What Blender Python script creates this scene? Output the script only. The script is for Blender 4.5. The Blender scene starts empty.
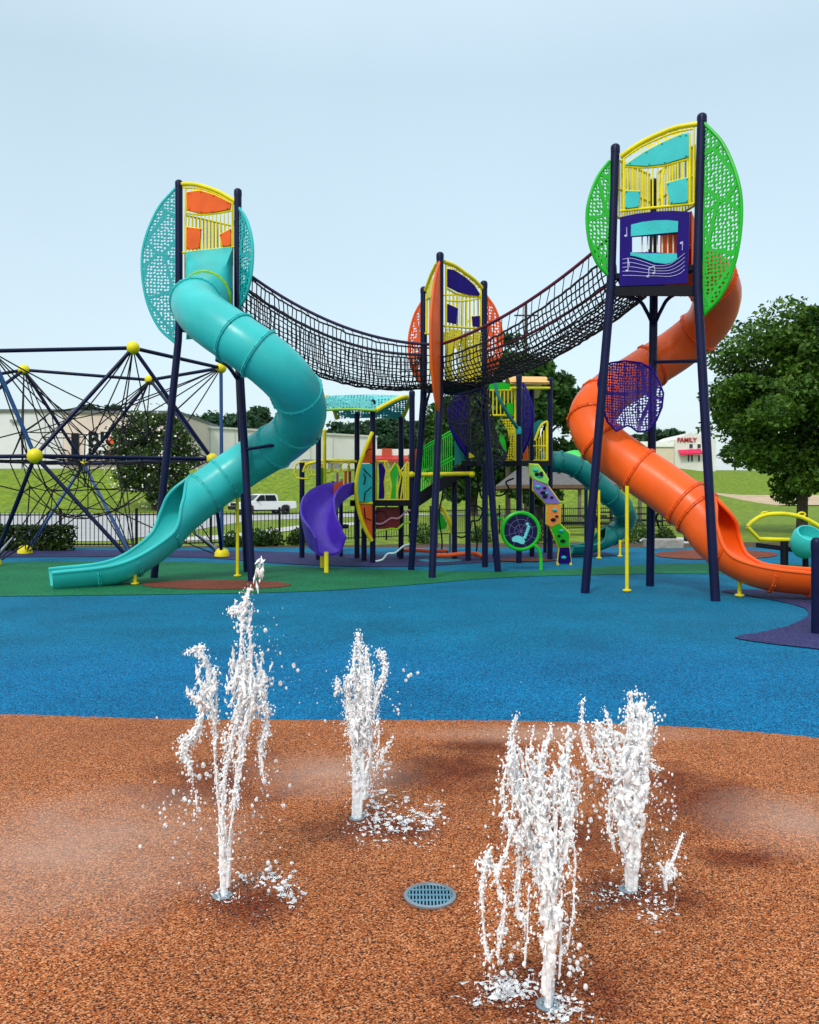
import bpy, bmesh, math, random
import numpy as np
from mathutils import Vector, Matrix, noise
random.seed(7)
PI = math.pi
C = bpy.context.scene.collection
up = Vector((0, 0, 1))
F, CX, HY, CH = 820.0, 409.5, 497.0, 1.5          # focal px, centre, horizon row, camera height (m)

# ------------------------------------------------------------ survey helpers
def P(px, py, Y):
    return Vector(((px-CX)*Y/F, Y, CH+(HY-py)*Y/F))
def G(px, py, z=0.0):
    Y = (CH)*F/(py-HY)
    return Vector(((px-CX)*Y/F, Y, z))
def onplane(px, py, a, b, off=0.0):
    """point of the vertical plane through posts a and b seen in direction (px,py)"""
    ax, ay, bx, by = a[0], a[1], b[0], b[1]
    nx, ny = (by-ay), -(bx-ax)
    l = math.hypot(nx, ny); nx /= l; ny /= l
    if ny > 0: nx, ny = -nx, -ny                 # normal towards the viewer
    dx = (px-CX)/F
    t = ((ax+nx*off)*nx+(ay+ny*off)*ny)/(dx*nx+ny)
    return Vector((dx*t, t, CH+(HY-py)/F*t))
def smooth(a, b, x):
    t = min(1, max(0, (x-a)/(b-a))); return t*t*(3-2*t)
def lerp(a, b, t): return a+(b-a)*t
def catmull(pts, n):
    pts = [Vector(p) for p in pts]
    ext = [pts[0]*2-pts[1]]+pts+[pts[-1]*2-pts[-2]]
    out = []
    for i in range(len(pts)-1):
        p0, p1, p2, p3 = ext[i:i+4]
        for k in range(n):
            t = k/n
            out.append(0.5*((2*p1)+(p2-p0)*t+(2*p0-5*p1+4*p2-p3)*t*t+(3*p1-p0-3*p2+p3)*t**3))
    out.append(pts[-1]); return out
def resample(path, n):
    d = [0]
    for a, b in zip(path, path[1:]): d.append(d[-1]+(b-a).length)
    out = []; j = 0
    for k in range(n+1):
        s = d[-1]*k/n
        while j < len(d)-2 and d[j+1] < s: j += 1
        L = d[j+1]-d[j]
        out.append(path[j].lerp(path[j+1], (s-d[j])/L if L > 1e-9 else 0))
    return out

# ------------------------------------------------------------ mesh builder
class MB:
    def __init__(s): s.v = []; s.f = []; s.flat = set()
    def add(s, vs, fs, flat=False):
        o = len(s.v); s.v += [tuple(v) for v in vs]
        for f in fs:
            if flat: s.flat.add(len(s.f))
            s.f.append(tuple(i+o for i in f))
        return s
    def box(s, c, size, rz=0.0, rot=None):
        x, y, z = [q/2 for q in size]
        m = rot if rot is not None else Matrix.Rotation(rz, 3, 'Z')
        c = Vector(c)
        vs = [c+m@Vector((i*x, j*y, k*z)) for i in (-1, 1) for j in (-1, 1) for k in (-1, 1)]
        return s.add(vs, [(0,1,3,2),(4,6,7,5),(0,4,5,1),(2,3,7,6),(0,2,6,4),(1,5,7,3)], True)
    def beam(s, a, b, w, h):
        a, b = Vector(a), Vector(b); d = (b-a)
        x = d.normalized(); up = Vector((0,0,1))
        if abs(x.z) > .98: up = Vector((0,1,0))
        y = up.cross(x).normalized(); z = x.cross(y)
        m = Matrix((x, y, z)).transposed()
        return s.box((a+b)/2, (d.length, w, h), rot=m)
    def tube(s, path, r, n=8, cap=True, closed=False):
        path = [Vector(p) for p in path]; N = len(path)
        rs = r if isinstance(r, (list, tuple)) else [r]*N
        t0 = (path[1]-path[0]).normalized()
        u = t0.orthogonal().normalized()
        vs, fs = [], []
        for i, p in enumerate(path):
            if closed: t = path[(i+1) % N]-path[i-1]
            else: t = path[min(i+1, N-1)]-path[max(i-1, 0)]
            if t.length < 1e-9: t = t0
            t = t.normalized()
            u = (u-t*u.dot(t))
            if u.length < 1e-6: u = t.orthogonal()
            u.normalize(); w = t.cross(u)
            for k in range(n):
                a = 2*PI*k/n
                vs.append(p+(u*math.cos(a)+w*math.sin(a))*rs[i])
        M = N if closed else N-1
        for i in range(M):
            j = (i+1) % N
            for k in range(n):
                k2 = (k+1) % n
                fs.append((i*n+k, i*n+k2, j*n+k2, j*n+k))
        s.add(vs, fs)
        if cap and not closed:
            o = len(s.v)-len(vs)
            s.flat.add(len(s.f)); s.f.append(tuple(o+k for k in reversed(range(n))))
            s.flat.add(len(s.f)); s.f.append(tuple(o+(N-1)*n+k for k in range(n)))
        return s
    def ball(s, c, r, nu=10, nv=6, sc=(1,1,1)):
        c = Vector(c); vs = [c+Vector((0,0,r*sc[2]))]; fs = []
        for j in range(1, nv):
            ph = PI*j/nv
            for i in range(nu):
                th = 2*PI*i/nu
                vs.append(c+Vector((r*sc[0]*math.sin(ph)*math.cos(th), r*sc[1]*math.sin(ph)*math.sin(th), r*sc[2]*math.cos(ph))))
        vs.append(c-Vector((0,0,r*sc[2]))); L = len(vs)-1
        for i in range(nu):
            fs.append((0, 1+i, 1+(i+1) % nu))
            fs.append((L, L-nu+(i+1) % nu, L-nu+i))
        for j in range(nv-2):
            for i in range(nu):
                a = 1+j*nu+i; b = 1+j*nu+(i+1) % nu
                fs.append((a, a+nu, b+nu, b))
        return s.add(vs, fs)
    def slab(s, pts, thick, nrm=None):
        """polygon of 3D points given a thickness along its normal"""
        pts = [Vector(p) for p in pts]
        n = Vector((0,0,0))
        for i in range(len(pts)): n += (pts[i]-pts[0]).cross(pts[(i+1) % len(pts)]-pts[0])
        n = n.normalized() if nrm is None else Vector(nrm)
        a = [p+n*thick/2 for p in pts]; b = [p-n*thick/2 for p in pts]; N = len(pts)
        fs = [tuple(range(N)), tuple(reversed(range(N, 2*N)))]
        fs += [(i, N+i, N+(i+1) % N, (i+1) % N) for i in range(N)]
        return s.add(a+b, fs, True)
    def lathe(s, c, prof, n=20):
        c = Vector(c); vs = []; fs = []
        for r, z in prof:
            for k in range(n):
                a = 2*PI*k/n; vs.append(c+Vector((r*math.cos(a), r*math.sin(a), z)))
        for i in range(len(prof)-1):
            for k in range(n):
                k2 = (k+1) % n; fs.append((i*n+k, i*n+k2, (i+1)*n+k2, (i+1)*n+k))
        return s.add(vs, fs)

def rootloc(p):
    while p.parent is not None: p = p.parent
    return Vector(p.location)
def obj(name, mb, mat, parent=None, bevel=0.0, sharp=40, smooth_=True):
    off = rootloc(parent) if parent is not None else Vector((0,0,0))
    me = bpy.data.meshes.new(name)
    me.from_pydata([tuple(Vector(v)-off) for v in mb.v] if parent is not None else mb.v, [], mb.f)
    me.update()
    if smooth_:
        me.polygons.foreach_set('use_smooth', [True]*len(me.polygons))
        me.set_sharp_from_angle(angle=math.radians(sharp))
    me.materials.append(mat)
    o = bpy.data.objects.new(name, me); C.objects.link(o)
    if parent is not None: o.parent = parent
    if bevel:
        b = o.modifiers.new('bevel', 'BEVEL'); b.width = bevel; b.segments = 2; b.limit_method = 'ANGLE'; b.angle_limit = math.radians(50)
    return o
def tag(o, label, cat, group=None, kind=None):
    o['label'] = label; o['category'] = cat
    if group: o['group'] = group
    if kind: o['kind'] = kind
    return o
def thing(name, loc, label, cat, group=None):
    o = bpy.data.objects.new(name, None); C.objects.link(o)
    o.location = loc; o.empty_display_size = .3
    return tag(o, label, cat, group)
def struct(name, mb, mat, **k):
    o = obj(name, mb, mat, **k); o['kind'] = 'structure'; return o

# ------------------------------------------------------------ materials
def newmat(name):
    m = bpy.data.materials.new(name); m.use_nodes = True
    nt = m.node_tree; b = nt.nodes['Principled BSDF']
    return m, nt, b, nt.nodes.new, nt.links.new
def coat(name, col, rough=.4, var=.12, scale=3.0, bump=.02, spec=.32, dirt=0.0):
    """painted or moulded surface: slow colour wear and fine grain"""
    m, nt, b, N, L = newmat(name)
    tc = N('ShaderNodeTexCoord'); no = N('ShaderNodeTexNoise'); no.inputs['Scale'].default_value = scale; no.inputs['Detail'].default_value = 5
    L(tc.outputs['Object'], no.inputs['Vector'])
    r = N('ShaderNodeValToRGB')
    lo = [c*(1-var) for c in col]; hi = [min(1, c*(1+var)) for c in col]
    r.color_ramp.elements[0].position = .3; r.color_ramp.elements[1].position = .7
    r.color_ramp.elements[0].color = (*lo, 1); r.color_ramp.elements[1].color = (*hi, 1)
    L(no.outputs['Fac'], r.inputs['Fac']); L(r.outputs['Color'], b.inputs['Base Color'])
    n2 = N('ShaderNodeTexNoise'); n2.inputs['Scale'].default_value = scale*9; n2.inputs['Detail'].default_value = 6
    L(tc.outputs['Object'], n2.inputs['Vector'])
    mr = N('ShaderNodeMapRange'); mr.inputs['To Min'].default_value = max(.05, rough-.1); mr.inputs['To Max'].default_value = min(1, rough+.14)
    L(n2.outputs['Fac'], mr.inputs['Value']); L(mr.outputs['Result'], b.inputs['Roughness'])
    bp = N('ShaderNodeBump'); bp.inputs['Strength'].default_value = bump*6; bp.inputs['Distance'].default_value = .01
    L(n2.outputs['Fac'], bp.inputs['Height']); L(bp.outputs['Normal'], b.inputs['Normal'])
    b.inputs['Specular IOR Level'].default_value = spec
    return m
def perforated(name, col, hole=28.0, size=.3, vein=1.6, veinw=.06, rough=.45):
    """sheet plastic punched with small irregular holes, left whole along leaf-like veins"""
    m, nt, b, N, L = newmat(name)
    b.inputs['Base Color'].default_value = (*col, 1); b.inputs['Roughness'].default_value = rough
    tc = N('ShaderNodeTexCoord')
    v = N('ShaderNodeTexVoronoi'); v.inputs['Scale'].default_value = hole; v.inputs['Randomness'].default_value = .35
    L(tc.outputs['UV'], v.inputs['Vector']); v.voronoi_dimensions = '2D'
    e = N('ShaderNodeTexVoronoi'); e.voronoi_dimensions = '2D'; e.feature = 'DISTANCE_TO_EDGE'; e.inputs['Scale'].default_value = vein
    L(tc.outputs['UV'], e.inputs['Vector'])
    a = N('ShaderNodeMath'); a.operation = 'LESS_THAN'; a.inputs[1].default_value = size; L(v.outputs['Distance'], a.inputs[0])
    c = N('ShaderNodeMath'); c.operation = 'GREATER_THAN'; c.inputs[1].default_value = veinw; L(e.outputs['Distance'], c.inputs[0])
    mu = N('ShaderNodeMath'); mu.operation = 'MULTIPLY'; L(a.outputs[0], mu.inputs[0]); L(c.outputs[0], mu.inputs[1])
    s = N('ShaderNodeMath'); s.operation = 'SUBTRACT'; s.inputs[0].default_value = 1; L(mu.outputs[0], s.inputs[1])
    L(s.outputs[0], b.inputs['Alpha'])
    return m
def rubber(name, cols, scale=95.0, rough=.75, wet=0.0, second=None):
    """poured granulate: every granule its own tint"""
    m, nt, b, N, L = newmat(name)
    tc = N('ShaderNodeTexCoord')
    v = N('ShaderNodeTexVoronoi'); v.inputs['Scale'].default_value = scale; v.voronoi_dimensions = '2D'
    L(tc.outputs['Object'], v.inputs['Vector'])
    sp = N('ShaderNodeSeparateColor'); L(v.outputs['Color'], sp.inputs['Color'])
    r = N('ShaderNodeValToRGB'); r.color_ramp.interpolation = 'LINEAR'
    els = r.color_ramp.elements
    while len(els) < len(cols): els.new(.5)
    for i, (p, c) in enumerate(cols): els[i].position = p; els[i].color = (*c, 1)
    L(sp.outputs['Red'], r.inputs['Fac']); rc = r.outputs['Color']
    if second:                                            # a second mix of granules poured farther back, the two blended by hand
        cols2, ya, yb = second
        r2 = N('ShaderNodeValToRGB'); e2 = r2.color_ramp.elements
        while len(e2) < len(cols2): e2.new(.5)
        for i, (p, c) in enumerate(cols2): e2[i].position = p; e2[i].color = (*c, 1)
        L(sp.outputs['Red'], r2.inputs['Fac'])
        sy = N('ShaderNodeSeparateXYZ'); L(tc.outputs['Object'], sy.inputs['Vector'])
        nb = N('ShaderNodeTexNoise'); nb.inputs['Scale'].default_value = .35; L(tc.outputs['Object'], nb.inputs['Vector'])
        ab = N('ShaderNodeMath'); ab.operation = 'MULTIPLY_ADD'; ab.inputs[1].default_value = 2.4; L(nb.outputs['Fac'], ab.inputs[0]); L(sy.outputs['Y'], ab.inputs[2])
        gb = N('ShaderNodeMath'); gb.operation = 'MULTIPLY_ADD'; gb.inputs[1].default_value = .9; L(sp.outputs['Green'], gb.inputs[0]); L(ab.outputs[0], gb.inputs[2])
        mb_ = N('ShaderNodeMapRange'); mb_.inputs['From Min'].default_value = ya+1.6; mb_.inputs['From Max'].default_value = yb+1.6; L(gb.outputs[0], mb_.inputs['Value'])
        m_ = N('ShaderNodeMix'); m_.data_type = 'RGBA'; L(mb_.outputs['Result'], m_.inputs['Factor']); L(rc, m_.inputs['A']); L(r2.outputs['Color'], m_.inputs['B']); rc = m_.outputs['Result']
    n = N('ShaderNodeTexNoise'); n.inputs['Scale'].default_value = .9; n.inputs['Detail'].default_value = 4; L(tc.outputs['Object'], n.inputs['Vector'])
    mr = N('ShaderNodeMapRange'); mr.inputs['From Min'].default_value = .3; mr.inputs['From Max'].default_value = .7
    mr.inputs['To Min'].default_value = .82; mr.inputs['To Max'].default_value = 1.14; L(n.outputs['Fac'], mr.inputs['Value'])
    mx = N('ShaderNodeVectorMath'); mx.operation = 'SCALE'; L(rc, mx.inputs[0]); L(mr.outputs['Result'], mx.inputs['Scale'])
    out = mx.outputs['Vector']
    b.inputs['Specular IOR Level'].default_value = .12
    if wet:
        w = N('ShaderNodeTexNoise'); w.inputs['Scale'].default_value = 4.5; w.inputs['Detail'].default_value = 6; L(tc.outputs['Object'], w.inputs['Vector'])
        prev = None
        for (px_, py_, rx_, ry_) in ((225,782,90,30),(450,772,75,28),(695,800,80,38),(480,748,60,10),(560,830,60,26),(740,860,60,16),(240,905,90,24),(380,830,80,18),(640,897,75,22),(545,990,120,40),(428,900,40,16)):
            c_ = G(px_, py_); ex = rx_*c_.y/F; ey = abs(G(px_, py_-ry_).y-G(px_, py_+ry_).y)/2
            mp = N('ShaderNodeMapping'); mp.inputs['Location'].default_value = (-c_.x/ex, -c_.y/ey, 0); mp.inputs['Scale'].default_value = (1/ex, 1/ey, 0)
            L(tc.outputs['Object'], mp.inputs['Vector']); ln = N('ShaderNodeVectorMath'); ln.operation = 'LENGTH'; L(mp.outputs['Vector'], ln.inputs[0])
            if prev is None: prev = ln.outputs['Value']
            else:
                mn = N('ShaderNodeMath'); mn.operation = 'MINIMUM'; L(prev, mn.inputs[0]); L(ln.outputs['Value'], mn.inputs[1]); prev = mn.outputs[0]
        ad = N('ShaderNodeMath'); ad.operation = 'MULTIPLY_ADD'; ad.inputs[1].default_value = 2.2; L(w.outputs['Fac'], ad.inputs[0]); L(prev, ad.inputs[2])
        wr = N('ShaderNodeMapRange'); wr.inputs['From Min'].default_value = 2.25; wr.inputs['From Max'].default_value = 1.35; L(ad.outputs[0], wr.inputs['Value'])
        k = N('ShaderNodeMapRange'); k.inputs['To Min'].default_value = 1; k.inputs['To Max'].default_value = .52; L(wr.outputs['Result'], k.inputs['Value'])
        wc = N('ShaderNodeMix'); wc.data_type = 'RGBA'; wc.inputs['A'].default_value = (1,1,1,1); wc.inputs['B'].default_value = (.46,.30,.22,1); L(wr.outputs['Result'], wc.inputs['Factor'])
        m2 = N('ShaderNodeVectorMath'); m2.operation = 'MULTIPLY'; L(out, m2.inputs[0]); L(wc.outputs['Result'], m2.inputs[1]); out = m2.outputs['Vector']
        # paler tint painted in for the whitish spray mist and water film
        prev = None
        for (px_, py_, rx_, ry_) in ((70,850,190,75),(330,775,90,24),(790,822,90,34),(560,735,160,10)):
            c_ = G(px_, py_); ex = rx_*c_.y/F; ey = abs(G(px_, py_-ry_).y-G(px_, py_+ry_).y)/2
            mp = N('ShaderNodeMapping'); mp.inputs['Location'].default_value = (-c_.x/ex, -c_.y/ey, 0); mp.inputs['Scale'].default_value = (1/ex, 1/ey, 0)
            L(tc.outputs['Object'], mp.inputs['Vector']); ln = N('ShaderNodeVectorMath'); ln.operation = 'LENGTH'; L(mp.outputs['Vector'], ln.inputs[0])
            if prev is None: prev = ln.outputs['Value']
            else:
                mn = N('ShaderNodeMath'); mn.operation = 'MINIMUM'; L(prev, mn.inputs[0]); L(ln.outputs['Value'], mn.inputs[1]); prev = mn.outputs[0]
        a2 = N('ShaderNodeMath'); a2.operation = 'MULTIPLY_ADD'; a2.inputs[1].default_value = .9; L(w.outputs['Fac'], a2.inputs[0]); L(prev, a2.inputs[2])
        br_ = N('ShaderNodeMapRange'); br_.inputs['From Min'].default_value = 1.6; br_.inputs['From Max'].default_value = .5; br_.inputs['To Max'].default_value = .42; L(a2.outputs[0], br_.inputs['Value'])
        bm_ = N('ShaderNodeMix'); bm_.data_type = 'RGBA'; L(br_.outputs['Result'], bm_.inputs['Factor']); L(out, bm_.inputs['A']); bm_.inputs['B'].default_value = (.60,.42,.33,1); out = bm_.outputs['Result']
        rr = N('ShaderNodeMapRange'); rr.inputs['To Min'].default_value = rough; rr.inputs['To Max'].default_value = rough-wet; L(wr.outputs['Result'], rr.inputs['Value']); L(rr.outputs['Result'], b.inputs['Roughness'])
    else: b.inputs['Roughness'].default_value = rough
    L(out, b.inputs['Base Color'])
    bp = N('ShaderNodeBump'); bp.inputs['Strength'].default_value = .55; bp.inputs['Distance'].default_value = .006
    L(v.outputs['Distance'], bp.inputs['Height']); L(bp.outputs['Normal'], b.inputs['Normal'])
    return m
def mottled(name, c1, c2, scale, rough=.9, detail=8, c3=None, bump=.0, stretch=(1,1,1)):
    m, nt, b, N, L = newmat(name)
    tc = N('ShaderNodeTexCoord'); mp = N('ShaderNodeMapping'); mp.inputs['Scale'].default_value = stretch
    n = N('ShaderNodeTexNoise'); n.inputs['Scale'].default_value = scale; n.inputs['Detail'].default_value = detail; n.inputs['Roughness'].default_value = .7
    L(tc.outputs['Object'], mp.inputs['Vector']); L(mp.outputs['Vector'], n.inputs['Vector'])
    r = N('ShaderNodeValToRGB'); e = r.color_ramp.elements
    e[0].position = .33; e[1].position = .67; e[0].color = (*c1, 1); e[1].color = (*c2, 1)
    if c3: x = e.new(.5); x.color = (*c3, 1)
    L(n.outputs['Fac'], r.inputs['Fac']); L(r.outputs['Color'], b.inputs['Base Color'])
    b.inputs['Roughness'].default_value = rough; b.inputs['Specular IOR Level'].default_value = .3
    if bump:
        bp = N('ShaderNodeBump'); bp.inputs['Strength'].default_value = bump; bp.inputs['Distance'].default_value = .05
        L(n.outputs['Fac'], bp.inputs['Height']); L(bp.outputs['Normal'], b.inputs['Normal'])
    return m
def leafmat(name, c1, c2, scale=1.2):
    m, nt, b, N, L = newmat(name)
    tc = N('ShaderNodeTexCoord')
    n = N('ShaderNodeTexNoise'); n.inputs['Scale'].default_value = scale; n.inputs['Detail'].default_value = 2
    w = N('ShaderNodeTexWhiteNoise'); w.noise_dimensions = '3D'
    v = N('ShaderNodeTexVoronoi'); v.inputs['Scale'].default_value = scale*7
    L(tc.outputs['Object'], n.inputs['Vector']); L(tc.outputs['Object'], v.inputs['Vector'])
    sp = N('ShaderNodeSeparateColor'); L(v.outputs['Color'], sp.inputs['Color'])
    ad = N('ShaderNodeMath'); ad.operation = 'MULTIPLY_ADD'; ad.inputs[1].default_value = .45; L(sp.outputs['Red'], ad.inputs[0]); L(n.outputs['Fac'], ad.inputs[2])
    mr = N('ShaderNodeMapRange'); mr.inputs['From Min'].default_value = .4; mr.inputs['From Max'].default_value = 1.05; L(ad.outputs[0], mr.inputs['Value'])
    mx = N('ShaderNodeMix'); mx.data_type = 'RGBA'; mx.inputs['A'].default_value = (*c1, 1); mx.inputs['B'].default_value = (*c2, 1)
    L(mr.outputs['Result'], mx.inputs['Factor']); L(mx.outputs['Result'], b.inputs['Base Color'])
    b.inputs['Roughness'].default_value = .55; b.inputs['Specular IOR Level'].default_value = .3
    tr = N('ShaderNodeBsdfTranslucent'); L(mx.outputs['Result'], tr.inputs['Color'])
    ms = N('ShaderNodeMixShader'); ms.inputs[0].default_value = .25
    L(b.outputs[0], ms.inputs[1]); L(tr.outputs[0], ms.inputs[2]); L(ms.outputs[0], nt.nodes['Material Output'].inputs['Surface'])
    return m
TEAL = (.03, .46, .45); TEALP = (.006, .36, .37); ORANGE = (.86, .11, .008); YEL = (.76, .64, .006); LIME = (.28, .55, .01)
GREEN = (.006, .42, .012); PURP = (.012, .0025, .15); VIOL = (.1, .035, .52); NAVY = (.0035, .006, .04)
M = dict(
    teal=coat('moulded_teal_plastic', TEAL, .3, .16, 1.4), orange=coat('moulded_orange_plastic', ORANGE, .32, .15, 1.4),
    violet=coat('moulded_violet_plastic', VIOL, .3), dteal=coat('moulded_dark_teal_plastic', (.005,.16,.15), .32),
    navy=coat('navy_powder_coat', NAVY, .36, .2, spec=.2), blue=coat('blue_powder_coat', (.012,.06,.19), .35), yellow=coat('yellow_powder_coat', YEL, .35),
    lime=coat('lime_powder_coat', LIME, .35), green=coat('green_powder_coat', GREEN, .35), purple=coat('purple_sheet_plastic', PURP, .4, spec=.1),
    insO=coat('orange_sheet_plastic', (.75,.1,.005), .4), insT=coat('turquoise_sheet_plastic', (.02,.47,.47), .4),
    black=coat('black_rope', (.012,.011,.014), .8, .3), rope=coat('purple_rope_sleeve', (.022,.012,.05), .55), wine=coat('wine_rope_sleeve', (.11,.01,.03), .55),
    deck=coat('black_deck_coating', (.008,.009,.014), .6, spec=.12), red=coat('dark_red_panel', (.2,.008,.012), .4), tan=coat('tan_roof_plastic', (.75,.42,.12), .5),
    white=coat('white_paint', (.78,.78,.76), .5), gray=coat('grey_paint', (.25,.26,.27), .5), pale=coat('pale_rung_coating', (.5,.66,.66), .5), pink=coat('pink_rung_coating', (.42,.2,.26), .5),
    pleaf=perforated('perforated_teal_sheet', TEALP, 16.5, .36, 1.9, .05), gleaf=perforated('perforated_green_sheet', GREEN, 17, .37, 1.9, .05),
    oleaf=perforated('perforated_orange_sheet', (.75,.09,.01), 17, .39, 2.0, .05), vleaf=perforated('perforated_purple_sheet', PURP, 19, .36, 2.2, .04),
    shade=perforated('perforated_purple_shade', (.03,.008,.16), 24, .33, .8, .02), yperf=perforated('perforated_yellow_sheet', YEL, 17, .33, .6, .03),
    troof=perforated('perforated_turquoise_roof', (.1,.55,.55), 14, .33, 1.3, .06),
    metal=coat('galvanised_steel', (.3,.36,.4), .35, .2), bark=mottled('bark', (.03,.024,.018), (.09,.07,.05), 6, bump=.4),
)
M['metal'].node_tree.nodes['Principled BSDF'].inputs['Metallic'].default_value = .7

# ------------------------------------------------------------ camera, sky, light
sc = bpy.context.scene
cam = bpy.data.cameras.new('camera'); co = bpy.data.objects.new('camera', cam); C.objects.link(co)
co.location = (0, 0, CH); co.rotation_euler = (PI/2, 0, 0)
cam.sensor_fit = 'AUTO'; cam.sensor_width = 36; cam.lens = 36*F/1024; cam.shift_y = -(512-HY)/1024
cam.clip_end = 6000; cam.clip_start = .05
sc.camera = co
sc.view_settings.view_transform = 'Standard'; sc.view_settings.look = 'None'; sc.view_settings.exposure = 0.24; sc.view_settings.gamma = 1
SUN_EL, SUN_AZ = math.radians(44), math.radians(203)     # azimuth from +Y clockwise: behind the viewer, a little left
w = bpy.data.worlds.new('World'); sc.world = w; w.use_nodes = True
nt = w.node_tree; N = nt.nodes.new; L = nt.links.new
bg = nt.nodes['Background']
sky = N('ShaderNodeTexSky'); sky.sky_type = 'NISHITA'; sky.sun_disc = False; sky.sun_elevation = SUN_EL; sky.sun_rotation = SUN_AZ
sky.air_density = 1.2; sky.dust_density = 3.0
L(sky.outputs['Color'], bg.inputs['Color']); bg.inputs['Strength'].default_value = .05; sky.sun_intensity = 1.0
tc = N('ShaderNodeTexCoord'); sx = N('ShaderNodeSeparateXYZ'); L(tc.outputs['Generated'], sx.inputs['Vector'])
ramp = N('ShaderNodeValToRGB'); e = ramp.color_ramp.elements
e[0].position = 0.0; e[0].color = (.50, .585, .62, 1)
e[1].position = 1.0; e[1].color = (.95, 1.02, 1.08, 1)
x = e.new(.14); x.color = (.47, .575, .62, 1)
x = e.new(.45); x.color = (.40, .51, .56, 1)
x = e.new(.72); x.color = (.66, .76, .82, 1)
cl = N('ShaderNodeTexNoise'); cl.inputs['Scale'].default_value = 1.6; cl.inputs['Detail'].default_value = 5
L(tc.outputs['Generated'], cl.inputs['Vector'])
cm = N('ShaderNodeMapRange'); cm.inputs['From Min'].default_value = .3; cm.inputs['From Max'].default_value = .7; cm.inputs['To Min'].default_value = .94; cm.inputs['To Max'].default_value = 1.06
L(cl.outputs['Fac'], cm.inputs['Value']); L(sx.outputs['Z'], ramp.inputs['Fac'])
b2 = N('ShaderNodeBackground'); L(ramp.outputs['Color'], b2.inputs['Color']); L(cm.outputs['Result'], b2.inputs['Strength'])
ads = N('ShaderNodeAddShader'); L(bg.outputs[0], ads.inputs[0]); L(b2.outputs[0], ads.inputs[1]); L(ads.outputs[0], nt.nodes['World Output'].inputs['Surface'])
sl = bpy.data.lights.new('sun', 'SUN'); sl.energy = 1.5; sl.angle = math.radians(10); sl.color = (1, .96, .9)
so = bpy.data.objects.new('sun', sl); C.objects.link(so)
sd = Vector((math.sin(SUN_AZ)*math.cos(SUN_EL), math.cos(SUN_AZ)*math.cos(SUN_EL), math.sin(SUN_EL)))
so.rotation_euler = sd.to_track_quat('Z', 'Y').to_euler(); so.location = (0, -5, 30)

# ------------------------------------------------------------ terrain and surfacing
def hz(x, y):
    s = smooth(75, 106, y); wgt = 1-smooth(14, 46, x-(y-75)*.2)
    return 5.2*s*wgt+8*smooth(120, 200, y)*smooth(10, 60, x)*1.0+3*smooth(220, 420, y)
xs = sorted(set([-2500,-1200,-600,-400,-300,-200]+list(range(-150, 151, 6))+[200,300,400,600,1200,2500]))
ys = sorted(set([-60,-20,0,12,22,30,40,50,60,70]+list(range(74, 200, 4))+[220,260,320,420,600,1000,1800,3500]))
mb = MB(); nx_ = len(xs)
mb.v = [(x, y, hz(x, y)-.03) for y in ys for x in xs]
mb.f = [(j*nx_+i, j*nx_+i+1, (j+1)*nx_+i+1, (j+1)*nx_+i) for j in range(len(ys)-1) for i in range(nx_-1)]
lawnm = mottled('lawn_grass', (.06,.12,.005), (.26,.31,.017), 1.9, .95, 15, (.135,.21,.008), bump=.3, stretch=(1, .6, 1))
struct('lawn', mb, lawnm)
def sheet(name, pts, z, mat, drape=False):
    mb = MB()
    vs = [(p[0], p[1], (hz(p[0], p[1]) if drape else 0)+z) for p in pts]
    mb.add(vs, [tuple(range(len(vs)))])
    me_o = struct(name, mb, mat, smooth_=False)
    bm = bmesh.new(); bm.from_mesh(me_o.data); bmesh.ops.triangulate(bm, faces=bm.faces[:])
    for f in bm.faces:
        if f.normal.z < 0: f.normal_flip()
    bm.to_mesh(me_o.data); bm.free(); return me_o
def ragged(pts, step=.03, amt=.007):
    pts = list(pts); L_ = sum((b-a).length for a, b in zip(pts, pts[1:])); r_ = resample(pts, min(1200, max(4, int(L_/step)))); rn = random.Random(len(pts))
    return [Vector((p.x+rn.gauss(0, amt), p.y+rn.gauss(0, amt), 0)) for p in r_]
def curve_px(pts, n=8):
    return ragged(catmull([G(*q) for q in pts], n))
blueM = rubber('blue_rubber_granulate', [(.0,(.001,.015,.04)),(.28,(.001,.09,.22)),(.72,(.0015,.165,.36)),(1,(.012,.29,.52))], 125,
    second=([(.0,(.001,.016,.032)),(.28,(.001,.098,.2)),(.72,(.0015,.17,.315)),(1,(.01,.28,.44))], 7.4, 8.9))
greenM = rubber('green_rubber_granulate', [(.0,(.003,.03,.015)),(.35,(.006,.12,.05)),(.75,(.012,.19,.075)),(1,(.04,.3,.13))], 105)
purpM = rubber('purple_rubber_granulate', [(.0,(.01,.008,.03)),(.4,(.03,.03,.105)),(.8,(.045,.05,.16)),(1,(.09,.09,.22))], 105)
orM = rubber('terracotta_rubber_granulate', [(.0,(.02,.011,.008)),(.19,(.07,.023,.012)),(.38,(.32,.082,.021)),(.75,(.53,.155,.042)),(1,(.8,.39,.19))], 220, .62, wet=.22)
brickM = rubber('brick_rubber_granulate', [(.0,(.04,.014,.01)),(.4,(.19,.045,.022)),(.8,(.25,.065,.035)),(1,(.32,.12,.08))], 105)
sheet('blue_rubber_surface', [(-40,-8),(40,-8),(40,24.3),(-40,24.3)], 0, blueM)
far = [(-300,549),(0,549),(150,550),(300,551),(420,552),(560,552),(700,552),(900,552)]
gn = curve_px([(-300,597),(-60,597),(150,595),(300,592),(400,586),(500,578),(600,575),(700,574),(830,577),(1000,582)])
gf = curve_px([(1000,568),(830,566),(740,563),(620,566),(540,571),(440,571),(330,568),(220,563),(100,562),(-60,563),(-300,564)])
sheet('green_rubber_band', gn+gf, .008, greenM)
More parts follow.
